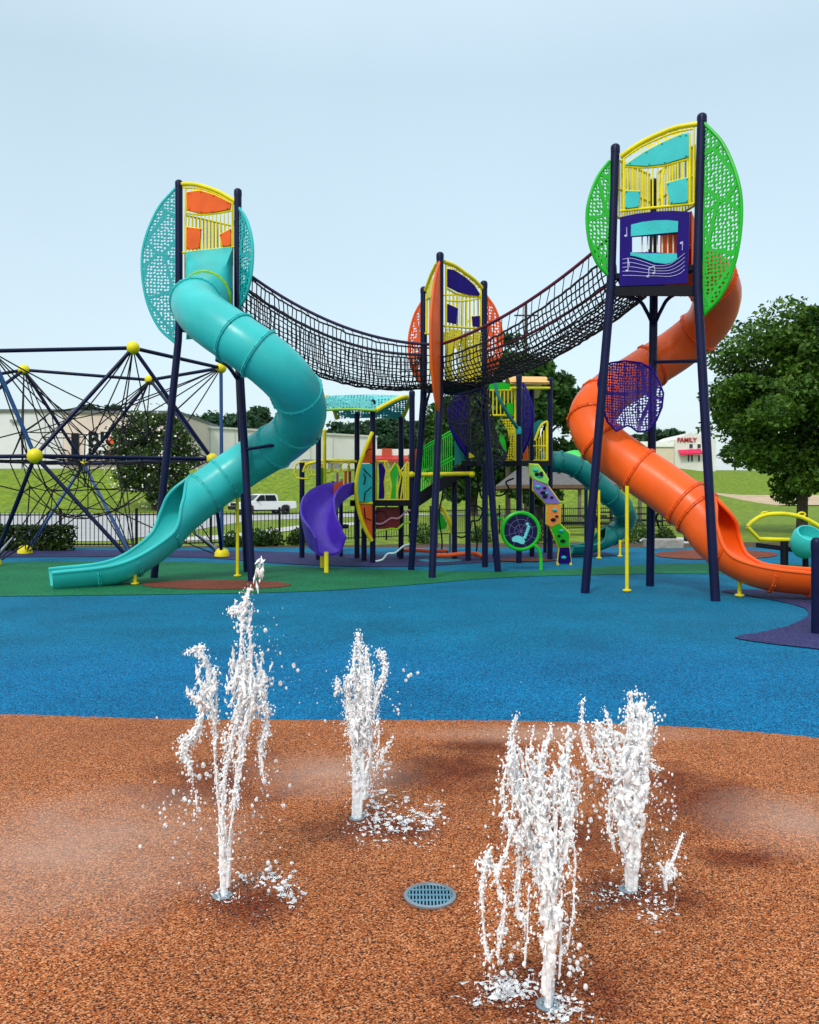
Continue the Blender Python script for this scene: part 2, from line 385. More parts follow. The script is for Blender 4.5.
pf = curve_px([(-300,560),(-60,558),(100,557),(200,558),(300,565),(400,567),(480,563),(560,558),(620,556)])
sheet('purple_rubber_band', pf+[G(600,551.5),G(440,556),G(330,554),G(250,551),G(100,550.5),G(-300,550)], .0125, purpM)
sheet('purple_rubber_patch', curve_px([(905,600),(819,597),(770,591),(742,590),(722,592),(760,598),(800,607),(808,616),(790,626),(760,633),(735,638),(760,643),(819,650),(905,660)]), .012, purpM)
def blob(cx, cy, rx, ry, n=36): return [G(cx+rx*math.cos(2*PI*k/n), cy+ry*math.sin(2*PI*k/n)) for k in range(n)]
sheet('brick_rubber_spot', blob(216, 585.4, 75, 4.6), .0165, brickM)
sheet('brick_rubber_island', blob(716, 555, 62, 5), .0165, brickM)
sheet('brick_rubber_strip', blob(525, 560.5, 32, 1.6), .0205, brickM)
sheet('light_blue_spot', blob(440, 561, 22, 2), .0205, rubber('light_blue_rubber', [(0,(.02,.15,.25)),(1,(.06,.33,.45))], 105))
ob = curve_px([(-500,706),(-200,709),(0,715),(150,719.5),(300,721),(450,721.5),(560,723),(700,729),(819,739),(1000,757),(1200,780)], 10)
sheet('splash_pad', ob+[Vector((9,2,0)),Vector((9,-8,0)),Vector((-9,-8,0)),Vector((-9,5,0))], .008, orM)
soil = mottled('mulch', (.035,.022,.012), (.12,.08,.045), 9, bump=.6)
sheet('planting_bed', [(-40,24.25),(-7,24.25),(-2,24.25),(40,24.25),(40,27.5),(6,27.5),(0,26.3),(-4,25.4),(-40,25.1)], -.012, soil)
conc = mottled('pale_concrete', (.42,.41,.39), (.58,.57,.54), 1.5)
roadM = mottled('worn_light_asphalt', (.33,.33,.33), (.47,.47,.46), .6)
def gs(pts): return [G(*p) for p in pts]
sheet('service_road', gs([(-500,541),(-100,541),(110,541),(180,532),(250,520.5),(400,515),(560,513.8),(560,512.6),(400,512.7),(200,513),(-100,513.3),(-500,513.5)]), -.01, roadM)
sheet('footpath', gs([(170,541),(230,539),(300,529),(360,524.5),(360,522),(300,525),(230,534),(170,538)]), -.006, conc)
sheet('concrete_pad', gs([(632,543),(700,543),(696,537),(640,537)]), -.006, conc)
dirt = mottled('tan_dirt', (.42,.3,.19), (.55,.42,.28), .4)
mb = MB(); gx, gy = [12+i*2 for i in range(45)], [126+j*2 for j in range(10)]
mb.add([(x, y, hz(x, y)+.12) for y in gy for x in gx], [(j*45+i, j*45+i+1, (j+1)*45+i+1, (j+1)*45+i) for j in range(9) for i in range(44)])
struct('dirt_track', mb, dirt)

# ------------------------------------------------------------ common play parts
def uvmap(o, u, v, org, sc_=1.0):
    me = o.data; lay = me.uv_layers.new(name='UV')
    off = rootloc(o)
    for lp in me.loops:
        p = Vector(me.vertices[lp.vertex_index].co)+off-org
        lay.data[lp.index].uv = (p.dot(u)*sc_, p.dot(v)*sc_)
def leaf(parent, a_top, a_bot, outer, mat, edge_mat, thick=.03, cup=0.0, er=.028, nm='leaf_panel'):
    """D-shaped leaf: straight edge a_top-a_bot, curved edge through the 3D points of outer"""
    top, bot = Vector(a_top), Vector(a_bot)
    cur = catmull([top]+[Vector(p) for p in outer]+[bot], 8)
    up = (top-bot).normalized(); mid = max(cur, key=lambda p: ((p-bot)-up*(p-bot).dot(up)).length)
    outd = (mid-bot)-up*((mid-bot).dot(up)); outd.normalize(); nrm = up.cross(outd).normalized()
    if nrm.y > 0: nrm = -nrm
    n = len(cur); cols = 6; mbp = MB(); H = (top-bot).length
    rows = []
    for i in range(n):
        h = (cur[i]-bot).dot(up); a = bot+up*max(0, min(H, h)); r = []
        for k in range(cols+1):
            t = k/cols; r.append(a.lerp(cur[i], t)+nrm*cup*math.sin(PI*t)*math.sin(PI*i/(n-1)))
        rows.append(r)
    for sgn in (1, -1):
        vs = [p+nrm*sgn*thick/2 for r in rows for p in r]
        fs = [(i*(cols+1)+k, i*(cols+1)+k+1, (i+1)*(cols+1)+k+1, (i+1)*(cols+1)+k) for i in range(n-1) for k in range(cols)]
        mbp.add(vs, fs if sgn < 0 else [tuple(reversed(f)) for f in fs])
    o = obj(nm, mbp, mat, parent); uvmap(o, outd, up, bot)
    e = MB(); e.tube(cur, er, 8); e.tube([top, bot], er*.7, 6)
    obj('edge_rim', e, edge_mat, o)
    return o
def post(parent, pts, r=.068, mat=None, cap=True):
    m = MB(); path = [Vector(p) for p in pts]
    top = path[-1]
    m.tube(catmull(path, 1) if len(path) == 2 else path, r, 14)
    o = obj('post', m, mat or M['navy'], parent)
    if cap:
        c = MB(); c.lathe(top, [(r*1.06,-.10),(r*1.08,-.02),(r*.98,.012),(r*.6,.035),(.001,.042)], 14); obj('post_cap', c, mat or M['navy'], o)
    return o
def bend(pbot, pdeck, ptop):
    a, b, c = Vector(pbot), Vector(pdeck), Vector(ptop)
    d1 = (b-a).normalized(); d2 = (c-b).normalized()
    return [a, b-d1*.35, b-d1*.12+d2*.05*0, b+d2*.18, c]
def bolts(mbx, pts, n, r=.014):
    for p in pts: mbx.ball(Vector(p)+Vector(n)*.02, r, 8, 4)
def deckplate(parent, corners, z, t=.09):
    m = MB(); m.slab([Vector((c[0], c[1], z)) for c in corners], t, (0,0,1)); o = obj('deck', m, M['deck'], parent)
    return o

# ------------------------------------------------------------ slides
def sweep(path, r, angs, wall=.03, flare=None, M_=26):
    """open or closed half-pipe: angs = half angle at every ring, measured from the bottom"""
    vs, fs = [], []; n = len(path)
    for i, p in enumerate(path):
        t = (path[min(i+1, n-1)]-path[max(i-1, 0)]).normalized()
        s = t.cross(Vector((0,0,1))).normalized(); u = s.cross(t).normalized()
        A = angs[i]; fl = flare[i] if flare else 0
        for rr in (r, r-wall):
            for k in range(M_+1):
                a = -A+2*A*k/M_
                ex = 1+fl*abs(a/PI)
                vs.append(p+(s*math.sin(a)*ex-u*math.cos(a))*rr)
    W = 2*(M_+1)
    for i in range(n-1):
        for k in range(M_):
            o0, o1 = i*W+k, (i+1)*W+k
            fs.append((o0, o0+1, o1+1, o1)); q0, q1 = o0+M_+1, o1+M_+1
            fs.append((q0+1, q0, q1, q1+1))
        for k in (0, M_):
            a, b = i*W+k, (i+1)*W+k
            fs.append((a, b, b+M_+1, a+M_+1) if k == 0 else (b, a, a+M_+1, b+M_+1))
    for i in (0, n-1):
        for k in range(M_):
            a = i*W+k; f = (a, a+M_+1, a+M_+2, a+1)
            fs.append(f if i == 0 else tuple(reversed(f)))
    m = MB(); m.add(vs, fs); return m
def ring(path, i, r, A=PI, w=.05, h=.03):
    n = len(path); p = path[i]; t = (path[min(i+1, n-1)]-path[max(i-1, 0)]).normalized()
    s = t.cross(Vector((0,0,1))).normalized(); u = s.cross(t).normalized()
    m = MB(); vs = []; K = 30
    prof = [(-w/2,-.004),(-w/2,h*.7),(-w/4,h),(-.006,h),(-.002,h*.6),(.002,h*.6),(.006,h),(w/4,h),(w/2,h*.7),(w/2,-.004)]
    for k in range(K+1):
        a = -A+2*A*k/K
        for x, y in prof: vs.append(p+t*x+(s*math.sin(a)-u*math.cos(a))*(r+y))
    q = len(prof)
    fs = [(k*q+j, k*q+j+1, (k+1)*q+j+1, (k+1)*q+j) for k in range(K) for j in range(q-1)]
    m.add(vs, [tuple(reversed(f)) for f in fs])
    for k in range(-7, 8):
        a = k*PI/7.5
        if abs(a) < A-.05:
            for x in (-w*.32, w*.32): m.ball(p+t*x+(s*math.sin(a)-u*math.cos(a))*(r+h), .011, 6, 4)
    return m
def tube_slide(label, pts, r, mat, n_split, rings, ring_mat, group, legs, end_flare=.1, per=10, hood=None, hoodmat=None):
    path = catmull(pts, per); k0 = n_split*per
    t = thing('tube_slide', (path[-1].x, path[-1].y, 0), label, 'slide', group)
    a = path[:k0+1]; obj('slide_tube', sweep(a, r, [PI*.9995]*len(a)), mat, t, sharp=35)
    b = path[k0:]; nb = len(b)
    angs = [PI*(.985 if i == 0 else lerp(.97, .47, smooth(0, .42, i/(nb-1)))) for i in range(nb)]
    fl = [end_flare*smooth(.2, .6, i/(nb-1)) for i in range(nb)]
    tr = obj('slide_trough', sweep(b, r, angs, flare=fl), mat, t, sharp=50)
    rim = MB()                                                     # rolled lip along both edges
    for sg in (-1, 1):
        line = []
        for i, p in enumerate(b):
            tt = (b[min(i+1, nb-1)]-b[max(i-1, 0)]).normalized(); s = tt.cross(Vector((0,0,1))).normalized(); u = s.cross(tt)
            ex = 1+fl[i]*angs[i]/PI; line.append(p+(s*math.sin(sg*angs[i])*ex-u*math.cos(angs[i]))*(r-.015))
        rim.tube(line, .032, 8)
    obj('rolled_lip', rim, mat, tr)
    for f in rings:
        i = int(f*per)
        if i <= k0: obj('flange', ring(path, i, r), ring_mat if ring_mat and i == 0 else mat, t)
        else: obj('flange', ring(path, i, r, angs[i-k0]*.93, .06), mat, t)
    for (base, top) in legs:
        m = MB(); m.tube([base, top], .03, 10); m.lathe(Vector((base.x, base.y, 0)), [(.07,.02),(.07,.04),(.035,.05)], 12)
        obj('support_leg', m, M['yellow'], t)
    if hood:
        m = MB(); vs = []; K = 40; st = 8
        p0 = path[0]; tt = (path[1]-path[0]).normalized(); s = tt.cross(Vector((0,0,1))).normalized(); u = s.cross(tt).normalized()
        cA, hu, hw, hh = hood                                     # centre, horizontal dir, half width, half height
        for j in range(st+1):
            q = j/st; sm = smooth(0, 1, q)
            for k in range(K):
                an = 2*PI*k/K+PI/4*0; c_, s_ = math.cos(an), math.sin(an)
                sq = max(abs(c_), abs(s_)); 
                rect = cA+hu*(c_/sq*hw)+Vector((0,0,1))*(s_/sq*hh)
                circ = p0+(s*c_+u*s_)*(r+.012)
                if hu.dot(s) < 0: circ = p0+(-s*c_+u*s_)*(r+.012)
                vs.append(rect.lerp(circ, sm)+tt*.0)
        fs = [(j*K+k, j*K+(k+1) % K, (j+1)*K+(k+1) % K, (j+1)*K+k) for j in range(st) for k in range(K)]
        m.add(vs, fs); obj('hood', m, hoodmat or mat, t, sharp=60)
    return t, path

# ------------------------------------------------------------ left tower (teal)
lt = dict(L0=G(154,578), R0=G(252,582), B0=G(247,572))
LT_L, LT_R, LT_B = (-4.29, 15.26), (-3.11, 14.86), (-3.36, 16.02); ZL = 4.62
def V3(p, z): return Vector((p[0], p[1], z))
t = thing('play_tower', (-3.6, 15.35, 0), 'tall three-legged tower with teal leaf panels above the turquoise slide', 'play tower', 'play towers joined by net bridges')
post(t, bend(lt['L0'], V3(LT_L, ZL-.1), V3(LT_L, 7.36)))
post(t, bend(lt['R0'], V3(LT_R, ZL-.1), V3(LT_R, 7.05)))
post(t, bend(lt['B0'], V3(LT_B, ZL-.1), V3(LT_B, 6.9)))
deckplate(t, [LT_L, LT_R, LT_B], ZL)
def z2(px0, py0, s): return lambda x, y: (px0+x/s, py0+y/s)
def guard(parent, a, b, q, top, side, bottom, mid, ins, balx, insmat, frame=None, off=0.0, extra=()):
    """yellow guard panel between two posts: arch, frame, balusters, sheet inserts; q maps drawing units to px"""
    fm = frame or M['yellow']
    on = lambda p, o=0.0: onplane(*q(*p), a, b, off+o)
    m = MB(); m.tube(catmull([on(p) for p in top], 6), .038, 10)
    for s in side: m.tube([on(p) for p in s], .02, 8)
    m.tube([on(p) for p in bottom], .022, 8); mm = catmull([on(p) for p in mid], 5); m.tube(mm, .02, 8)
    for s in extra: m.tube(catmull([on(p) for p in s], 5), .016, 8)
    # toothed perforated web under the arch
    for x in balx:
        ym = np.interp(x, [p[0] for p in mid], [p[1] for p in mid]); yb = np.interp(x, [p[0] for p in bottom], [p[1] for p in bottom])
        m.tube([on((x, ym)), on((x, yb))], .012, 6)
    for i_, poly in enumerate(ins):
        pp = [on(p) for p in poly]; m.tube(pp+[pp[0]], .017, 8)
    # web
    tw = [on(p) for p in top]; web = []
    g = obj('guard_panel', m, fm, parent)
    tw = catmull([on(p) for p in top], 6); wb = MB(); n_ = len(tw)
    low = [p-up*(.05+.09*math.sin(PI*(i+.5)/n_)) for i, p in enumerate(tw)]
    wb.add(tw+low, [(i, i+1, n_+i+1, n_+i) for i in range(n_-1)]); o_ = obj('toothed_web', wb, M['yperf'], g); uvmap(o_, (V3(b, 0)-V3(a, 0)).normalized(), up, V3(a, 0))
    for poly in ins:
        s = MB(); pts = [on(p, .024) for p in poly]; s.slab(pts, .022)
        bolts(s, [p.lerp(sum(pts, Vector())/len(pts), .12) for p in pts], (0,-1,0), .013)
        obj('insert_panel', s, insmat, g)
    return g
def simple_guard(parent, a, b, z0, z1, mat, n=8, inset=.12):
    A, B = V3(a, 0), V3(b, 0); d = (B-A); Lx = d.length; d.normalize()
    m = MB(); p0, p1 = A+d*inset, B-d*inset
    for z in (z0, (z0+z1)/2, z1): m.tube([p0+Vector((0,0,z)), p1+Vector((0,0,z))], .02, 8)
    for k in range(n+1):
        p = p0.lerp(p1, k/n); m.tube([p+Vector((0,0,z0)), p+Vector((0,0,z1))], .016, 6)
    return obj('guard_panel', m, mat, parent)
q = z2(130, 170, 5.686)
guard(t, LT_L, LT_R, q, [(288,80),(340,80),(400,88),(500,122),(600,178)],
      [[(316,108),(316,466)],[(582,180),(582,440)]], [(300,470),(598,438)], [(318,244),(400,254),(480,248),(578,232)],
      [[(322,128),(400,118),(480,142),(573,188),(570,222),(470,242),(400,245),(324,228)],
       [(322,325),(405,335),(394,446),(322,450)], [(512,368),(574,336),(574,430),(527,434)]],
      range(338, 580, 22), M['insO'], extra=[[(300,100),(400,106),(500,140),(590,192)]])
simple_guard(t, LT_L, LT_B, ZL+.1, ZL+2.15, M['yellow'], 13)
simple_guard(t, LT_R, LT_B, ZL+1.15, ZL+2.15, M['yellow'], 12)
def radial_leaf(parent, postxy, ctr, zt, zb, wd, mat, emat, gap=.10, cup=.0, bulge=.42, ang=None):
    d = Vector((postxy[0]-ctr[0], postxy[1]-ctr[1], 0)).normalized() if ang is None else Vector((math.cos(ang), math.sin(ang), 0))
    a = V3(postxy, 0)+d*gap; H = zt-zb
    outer = [a+d*wd*f+up*(zb+H*g) for f, g in ((.52,.86),(.9,.66),(1,.48),(.86,.27),(.5,.1))]
    o = leaf(parent, a+up*zt, a+up*zb, outer, mat, emat, cup=cup)
    for g in (.2, .5, .8):
        br = MB(); br.tube([V3(postxy, zb+H*g), a+up*(zb+H*g)], .018, 6); obj('bracket', br, M['navy'], parent)
    return o
ctrL = (-3.59, 15.38)
radial_leaf(t, LT_L, ctrL, 7.24, 4.36, .60, M['pleaf'], M['teal'], .06, ang=math.radians(192))
radial_leaf(t, LT_R, ctrL, 6.72, 4.92, .46, M['pleaf'], M['teal'], .05, ang=math.radians(312))
# arms carrying the slide
arm = MB(); arm.tube([lerp(lt['R0'], V3(LT_R, ZL-.1), .52), P(318,438,14.3)], .03, 8); obj('support_arm', arm, M['navy'], t)
arm = MB(); arm.tube(catmull([V3(LT_R, 3.62), P(228,366,14.2), P(217,360,13.6)], 5), .035, 8); obj('support_arm', arm, M['navy'], t)
# teal slide
hu = (V3(LT_R, 0)-V3(LT_L, 0)).normalized()
fc = (V3(LT_R, 0)+V3(LT_L, 0))/2+hu*.03
pts = [P(206,296,14.35), P(196,303,13.75), P(207,318,13.2), P(235,338,12.9), P(268,361,12.85), P(292,385,13.1), P(302,408,13.7), P(298,426,14.4), P(280,443,15.0), P(246,464,15.25), P(205,493,15.05), P(178,514,14.7), P(150,541,14.35), P(112,561,14.0), P(50,569,13.55)]
tube_slide('turquoise spiral tube slide winding down from the left tower', pts, .41, M['teal'], 10, [0, 1.0, 3.05, 3.75, 5.3, 7.0, 8.25, 9.5, 10.0, 11.6, 12.6, 13.3], M['lime'], 'tube slides of the playground',
   [(G(63,588), P(63,580,13.5)), (G(135,585), P(135,560,13.98)), (G(237.5,577), P(237.5,492,15.37))], hood=(fc+up*5.24, hu, .50, .82))
# ------------------------------------------------------------ right tower (green)
RT_L, RT_R, RT_B = (3.15, 12.75), (4.31, 12.2), (4.02, 13.5); ZR = 4.93
t = thing('play_tower', (3.85, 12.8, 0), 'tall three-legged tower with bright green leaf panels and purple music panel', 'play tower', 'play towers joined by net bridges')
post(t, bend(G(585,593), V3((3.13,12.75), ZR-.2), Vector((3.2,12.75,6.95))))
post(t, bend(G(715.5,601), V3((4.28,12.2), ZR-.2), Vector((4.35,12.2,7.17))))
post(t, [G(650,586), V3(RT_B, ZR-.2), V3(RT_B, 6.7)])
deckplate(t, [RT_L, RT_R, RT_B], ZR, .08)
s = MB(); s.beam(onplane(612,291,RT_L,RT_R), onplane(698,291,RT_L,RT_R), .05, .15); obj('edge_beam', s, M['deck'], t)
for a in (RT_L, RT_R):
    br = MB(); br.tube(catmull([V3(RT_B, 4.3), V3(RT_B, 4.52).lerp(V3(a, 4.55), .18), V3(RT_B, 4.68).lerp(V3(a, 4.66), .4), V3(a, 4.66)], 5), .03, 8)
    obj('deck_brace', br, M['navy'], t)
q = z2(600, 110, 6.825)
guard(t, RT_L, RT_R, q, [(140,318),(260,235),(400,165),(520,120),(665,95)],
      [[(163,335),(163,680)],[(612,160),(612,650)]], [(135,690),(640,640)], [(170,385),(300,392),(440,378),(605,335)],
      [[(172,375),(300,290),(420,225),(560,165),(606,160),(606,318),(440,368),(320,383)],
       [(172,552),(274,556),(262,662),(172,672)], [(452,500),(600,462),(600,630),(480,640)]],
      range(190, 610, 34), M['insT'], extra=[[(148,345),(260,262),(400,195),(520,150),(640,128)],[(440,400),(425,470),(418,560),(425,655)],[(640,130),(640,640)]])
# purple music panel with turquoise windows
q = z2(600, 190, 8.19); on = lambda x, y, o=.02: onplane(*q(x, y), RT_L, RT_R, o)
m = MB()
outl = [(165,225),(300,196),(450,178),(600,172),(735,182),(728,470),(718,765),(440,778),(160,790)]
hole = [(262,385),(450,372),(632,356),(628,525),(450,512),(262,512)]
o3 = [on(*p) for p in outl]; h3 = [on(*p) for p in hole]
# ring of quads between outline and window, front and back, extruded
def ring_panel(m, outer, inner, nrm, th):
    N_ = 48
    def samp(poly, c, ang):
        best = None; u = (poly[1]-poly[0]).normalized()
        return None
    c = sum(inner, Vector())/len(inner); uu = hu_; vv = up
    def hit(poly, an):
        d = Vector((math.cos(an), math.sin(an))); best = 0
        P2 = [Vector(((p-c).dot(uu), (p-c).dot(vv))) for p in poly]
        for i in range(len(P2)):
            a, b = P2[i], P2[(i+1) % len(P2)]; e_ = b-a; den = d.x*e_.y-d.y*e_.x
            if abs(den) < 1e-9: continue
            tt = (a.x*e_.y-a.y*e_.x)/den; ss = (a.x*d.y-a.y*d.x)/den
            if tt > 0 and -1e-6 <= ss <= 1+1e-6: best = max(best, tt)
        return c+(uu*d.x+vv*d.y)*best
    A = []
    angs = sorted([2*PI*k/N_ for k in range(N_)]+[math.atan2((p-c).dot(vv), (p-c).dot(uu)) % (2*PI) for p in outer+inner])
    O = [hit(outer, a) for a in angs]; I = [hit(inner, a) for a in angs]; n = len(angs)
    vs = [p+nrm*th/2 for p in O]+[p+nrm*th/2 for p in I]+[p-nrm*th/2 for p in O]+[p-nrm*th/2 for p in I]
    fs = []
    for k in range(n):
        j = (k+1) % n
        fs += [(k, j, n+j, n+k), (2*n+j, 2*n+k, 3*n+k, 3*n+j), (j, k, 2*n+k, 2*n+j), (n+k, n+j, 3*n+j, 3*n+k)]
    m.add(vs, fs, True)
hu_ = (V3(RT_R, 0)-V3(RT_L, 0)).normalized(); nr_ = Vector((hu_.y, -hu_.x, 0))
if nr_.y > 0: nr_ = -nr_
ring_panel(m, o3, h3, nr_, .035)
mp = obj('music_panel', m, M['purple'], t)
for poly in ([(255,285),(350,262),(450,250),(550,248),(640,256),(638,345),(450,362),(254,380)], [(250,510),(360,520),(630,520),(632,565),(600,592),(540,606),(450,596),(380,572),(300,545),(250,538)]):
    s = MB(); s.slab([on(x, y, .045) for x, y in poly], .02); bolts(s, [on(x, poly[0][1]+35, .05) for x in (300,400,480,560)], (0,-.01,0), .012); obj('window_surround', s, M['insT'], mp)
s = MB()
for k in range(5):
    y0 = 568+k*33; s.tube(catmull([on(185,y0,.045), on(260,y0-8+k*2,.045), on(360,y0+20-k*4,.045), on(460,y0+52-k*12,.045), on(570,y0+40-k*8,.045), on(650,y0-14,.045), on(695,y0-50,.045)], 4), .0045, 5, False)
def note(x, y, h, flip=1):
    s.ball(on(x, y, .045), .022, 10, 6, (1.2,.4,.85)); s.tube([on(x+8*flip, y, .045), on(x+6*flip, y-h, .045)], .006, 5)
note(212,376,70); note(222,662,105); note(393,708,66); note(441,682,58); note(668,436,-58,1)
s.tube([on(400,642,.045), on(449,624,.045)], .011, 5); s.tube(catmull([on(228,556,.045), on(236,590,.045), on(240,620,.045)], 4), .007, 5)
s.tube([on(660,432,.045), on(680,425,.045)], .009, 5)
obj('music_marks', s, coat('pale_lilac_marking', (.5,.48,.72), .5), mp)
s = MB()
for x in (345,390,432,470,510,555,600): s.tube([on(x, 372, -.08), on(x, 522, -.08)], .011, 6)
obj('window_bars', s, coat('cream_bars', (.75,.7,.5), .4), mp)
simple_guard(t, RT_R, RT_B, ZR+.95, ZR+1.85, M['yellow'], 13)
simple_guard(t, RT_L, RT_B, ZR+.95, ZR+1.85, M['yellow'], 13)
ctrR = (3.84, 12.8)
radial_leaf(t, (3.16,12.75), ctrR, 6.72, 4.93, .36, M['gleaf'], M['green'], .05, ang=math.radians(186))
radial_leaf(t, (4.33,12.2), ctrR, 7.05, 4.2, .55, M['gleaf'], M['green'], .05, ang=math.radians(318))
# perforated purple shade slung between two legs
s = MB(); q = z2(560, 330, 3.162)
outl = [(120,170),(128,125),(160,104),(205,98),(255,104),(290,122),(312,160),(327,200),(322,245),(305,285),(290,308),(268,322),(245,322),(225,306),(212,302),(178,320),(150,290),(130,240)]
p3 = []
for x, y in outl:
    px, py = q(x, y); tt = (px-597)/66; p3.append(P(px, py, 12.78+.5*math.sin(PI*min(1, max(0, tt)))*.55))
cen = sum(p3, Vector())/len(p3)+Vector((0,.12,0))
vs = []; RR = 5
for j in range(RR+1):
    for p in p3: vs.append(cen.lerp(p, j/RR)+Vector((0, .16*(1-(j/RR)**2), 0)))
nP = len(p3); fs = [(j*nP+k, j*nP+(k+1) % nP, (j+1)*nP+(k+1) % nP, (j+1)*nP+k) for j in range(RR) for k in range(nP)]
s.add(vs, fs)
o = obj('climber_shield', s, M['shade'], t, sharp=80); uvmap(o, Vector((1,0,0)), up, cen)
r_ = MB(); r_.tube(p3, .016, 6, closed=True)
for xx in (165, 205, 245, 285):
    r_.tube([P(*q(xx, y), 12.98-.0006*abs(xx-215)) for y in (104, 200, 300)], .009, 6)
obj('edge_rim', r_, M['purple'], o)
# orange slide
pts = [P(690,270,12.95), P(706,276,13.15), P(717,294,13.6), P(708,322,14.2), P(680,347,14.6), P(640,373,14.6), P(608,394,14.3), P(592,415,13.9), P(600,440,13.6), P(628,463,13.4), P(666,489,13.1), P(697,513,12.8), P(722,541,12.45), P(757,561,12.15), P(800,568,12.0), P(850,570,11.85)]
hu2 = (V3(RT_B, 0)-V3(RT_R, 0)).normalized(); fc2 = (V3(RT_B, 0)+V3(RT_R, 0))/2
tube_slide('orange spiral tube slide winding down from the right tower', pts, .385, M['orange'], 11, [0, 1.4, 3.4, 4.7, 6.3, 7.2, 8.1, 9.35, 10.6, 11.0, 12.3, 13.4, 14.2], None, 'tube slides of the playground',
   [(G(627,592), P(627,486,12.8)), (G(739.5,597), P(739.5,566,12.3)), (Vector((6.2,11.9,0)), Vector((6.2,11.9,.12)))], hood=(fc2+up*5.38, hu2, .46, .45))
arm = MB(); arm.tube([P(655,362,13.45), P(702,361,13.9)], .03, 8); obj('support_arm', arm, M['navy'], t)

# ------------------------------------------------------------ centre tower (orange)
CT_F, CT_R, CT_L = (.577, 15.5), (1.48, 16.3), (.29, 16.6); ZC = 3.66
t = thing('play_tower', (.75, 16.15, 0), 'shorter three-legged tower with orange leaf panels between two net bridges', 'play tower', 'play towers joined by net bridges')
post(t, bend(G(432,578), V3(CT_F, ZC-.2), V3(CT_F, 6.09)))
post(t, bend(G(498,572), V3(CT_R, ZC-.1), V3(CT_R, 5.76)))
post(t, bend(G(411,570), V3(CT_L, ZC-.1), V3(CT_L, 5.72)))
deckplate(t, [CT_F, CT_R, CT_L], ZC, .12)
q = z2(410, 250, 6.83)
guard(t, CT_F, CT_R, q, [(235,80),(300,105),(380,160),(440,205),(500,268)], [[(246,100),(246,530)],[(484,275),(484,545)]], [(235,520),(490,540)], [(250,262),(320,300),(400,318),(480,318)],
      [[(258,130),(300,138),(380,190),(440,245),(474,300),(470,312),(400,305),(330,286),(258,250)], [(258,370),(325,400),(315,505),(258,492)], [(425,455),(474,450),(474,525),(430,520)]],
      range(268, 480, 24), M['purple'], extra=[[(244,345),(320,350),(400,345),(480,330)],[(400,480),(390,500),(388,530)]])
# yellow perforated entry surround below it
s = MB(); on = lambda x, y, o=0: onplane(*q(x, y), CT_F, CT_R, o)
s.slab([on(240,535), on(345,545), on(350,600), on(300,680), on(285,760), on(285,880), on(240,880)], .025)
o = obj('entry_panel', s, M['yperf'], t); hx = (V3(CT_R,0)-V3(CT_F,0)).normalized(); uvmap(o, hx, up, V3(CT_F, ZC))
s = MB(); s.slab([on(430,560), on(488,560), on(488,900), on(440,900), on(420,760)], .025); o = obj('entry_panel', s, M['yperf'], t); uvmap(o, hx, up, V3(CT_F, ZC))
guard(t, CT_F, CT_L, q, [(185,90),(150,160),(125,225),(108,275)], [[(180,130),(180,560)],[(112,300),(112,560)]], [(185,575),(105,570)], [(180,330),(150,330),(112,335)],
      [[(178,170),(150,220),(118,290),(118,325),(178,325)]], range(120, 180, 12), M['yellow'])
simple_guard(t, CT_R, CT_L, ZC+.1, ZC+1.9, M['yellow'], 12)
ctrC = (.78, 16.13)
s = MB(); A_, B_ = V3(CT_R, ZC), V3(CT_L, ZC); s.slab([A_.lerp(B_, f_)+up*h_ for f_, h_ in ((.12,.1),(.45,.1),(.4,.6),(.5,.95),(.88,.95),(.88,1.15),(.12,1.15))], .025); o = obj('entry_panel', s, M['yperf'], t); uvmap(o, (B_-A_).normalized(), up, A_)
leafo = radial_leaf(t, CT_F, ctrC, 5.95, 3.06, .50, M['insO'], M['insO'], .03, cup=.06, ang=math.radians(249))
radial_leaf(t, CT_R, ctrC, 5.5, 3.85, .33, M['oleaf'], M['orange'], .05, ang=math.radians(14))
radial_leaf(t, CT_L, ctrC, 5.45, 3.8, .30, M['oleaf'], M['orange'], .05, ang=math.radians(150))
br = MB(); br.tube([V3(CT_L, 3.2), V3(CT_L, 3.6).lerp(V3(CT_F, 3.6), .4)], .025, 8); obj('deck_brace', br, M['navy'], t)
br = MB(); br.tube([V3(CT_R, 3.2), V3(CT_R, 3.6).lerp(V3(CT_F, 3.6), .3)], .025, 8); obj('deck_brace', br, M['navy'], t)

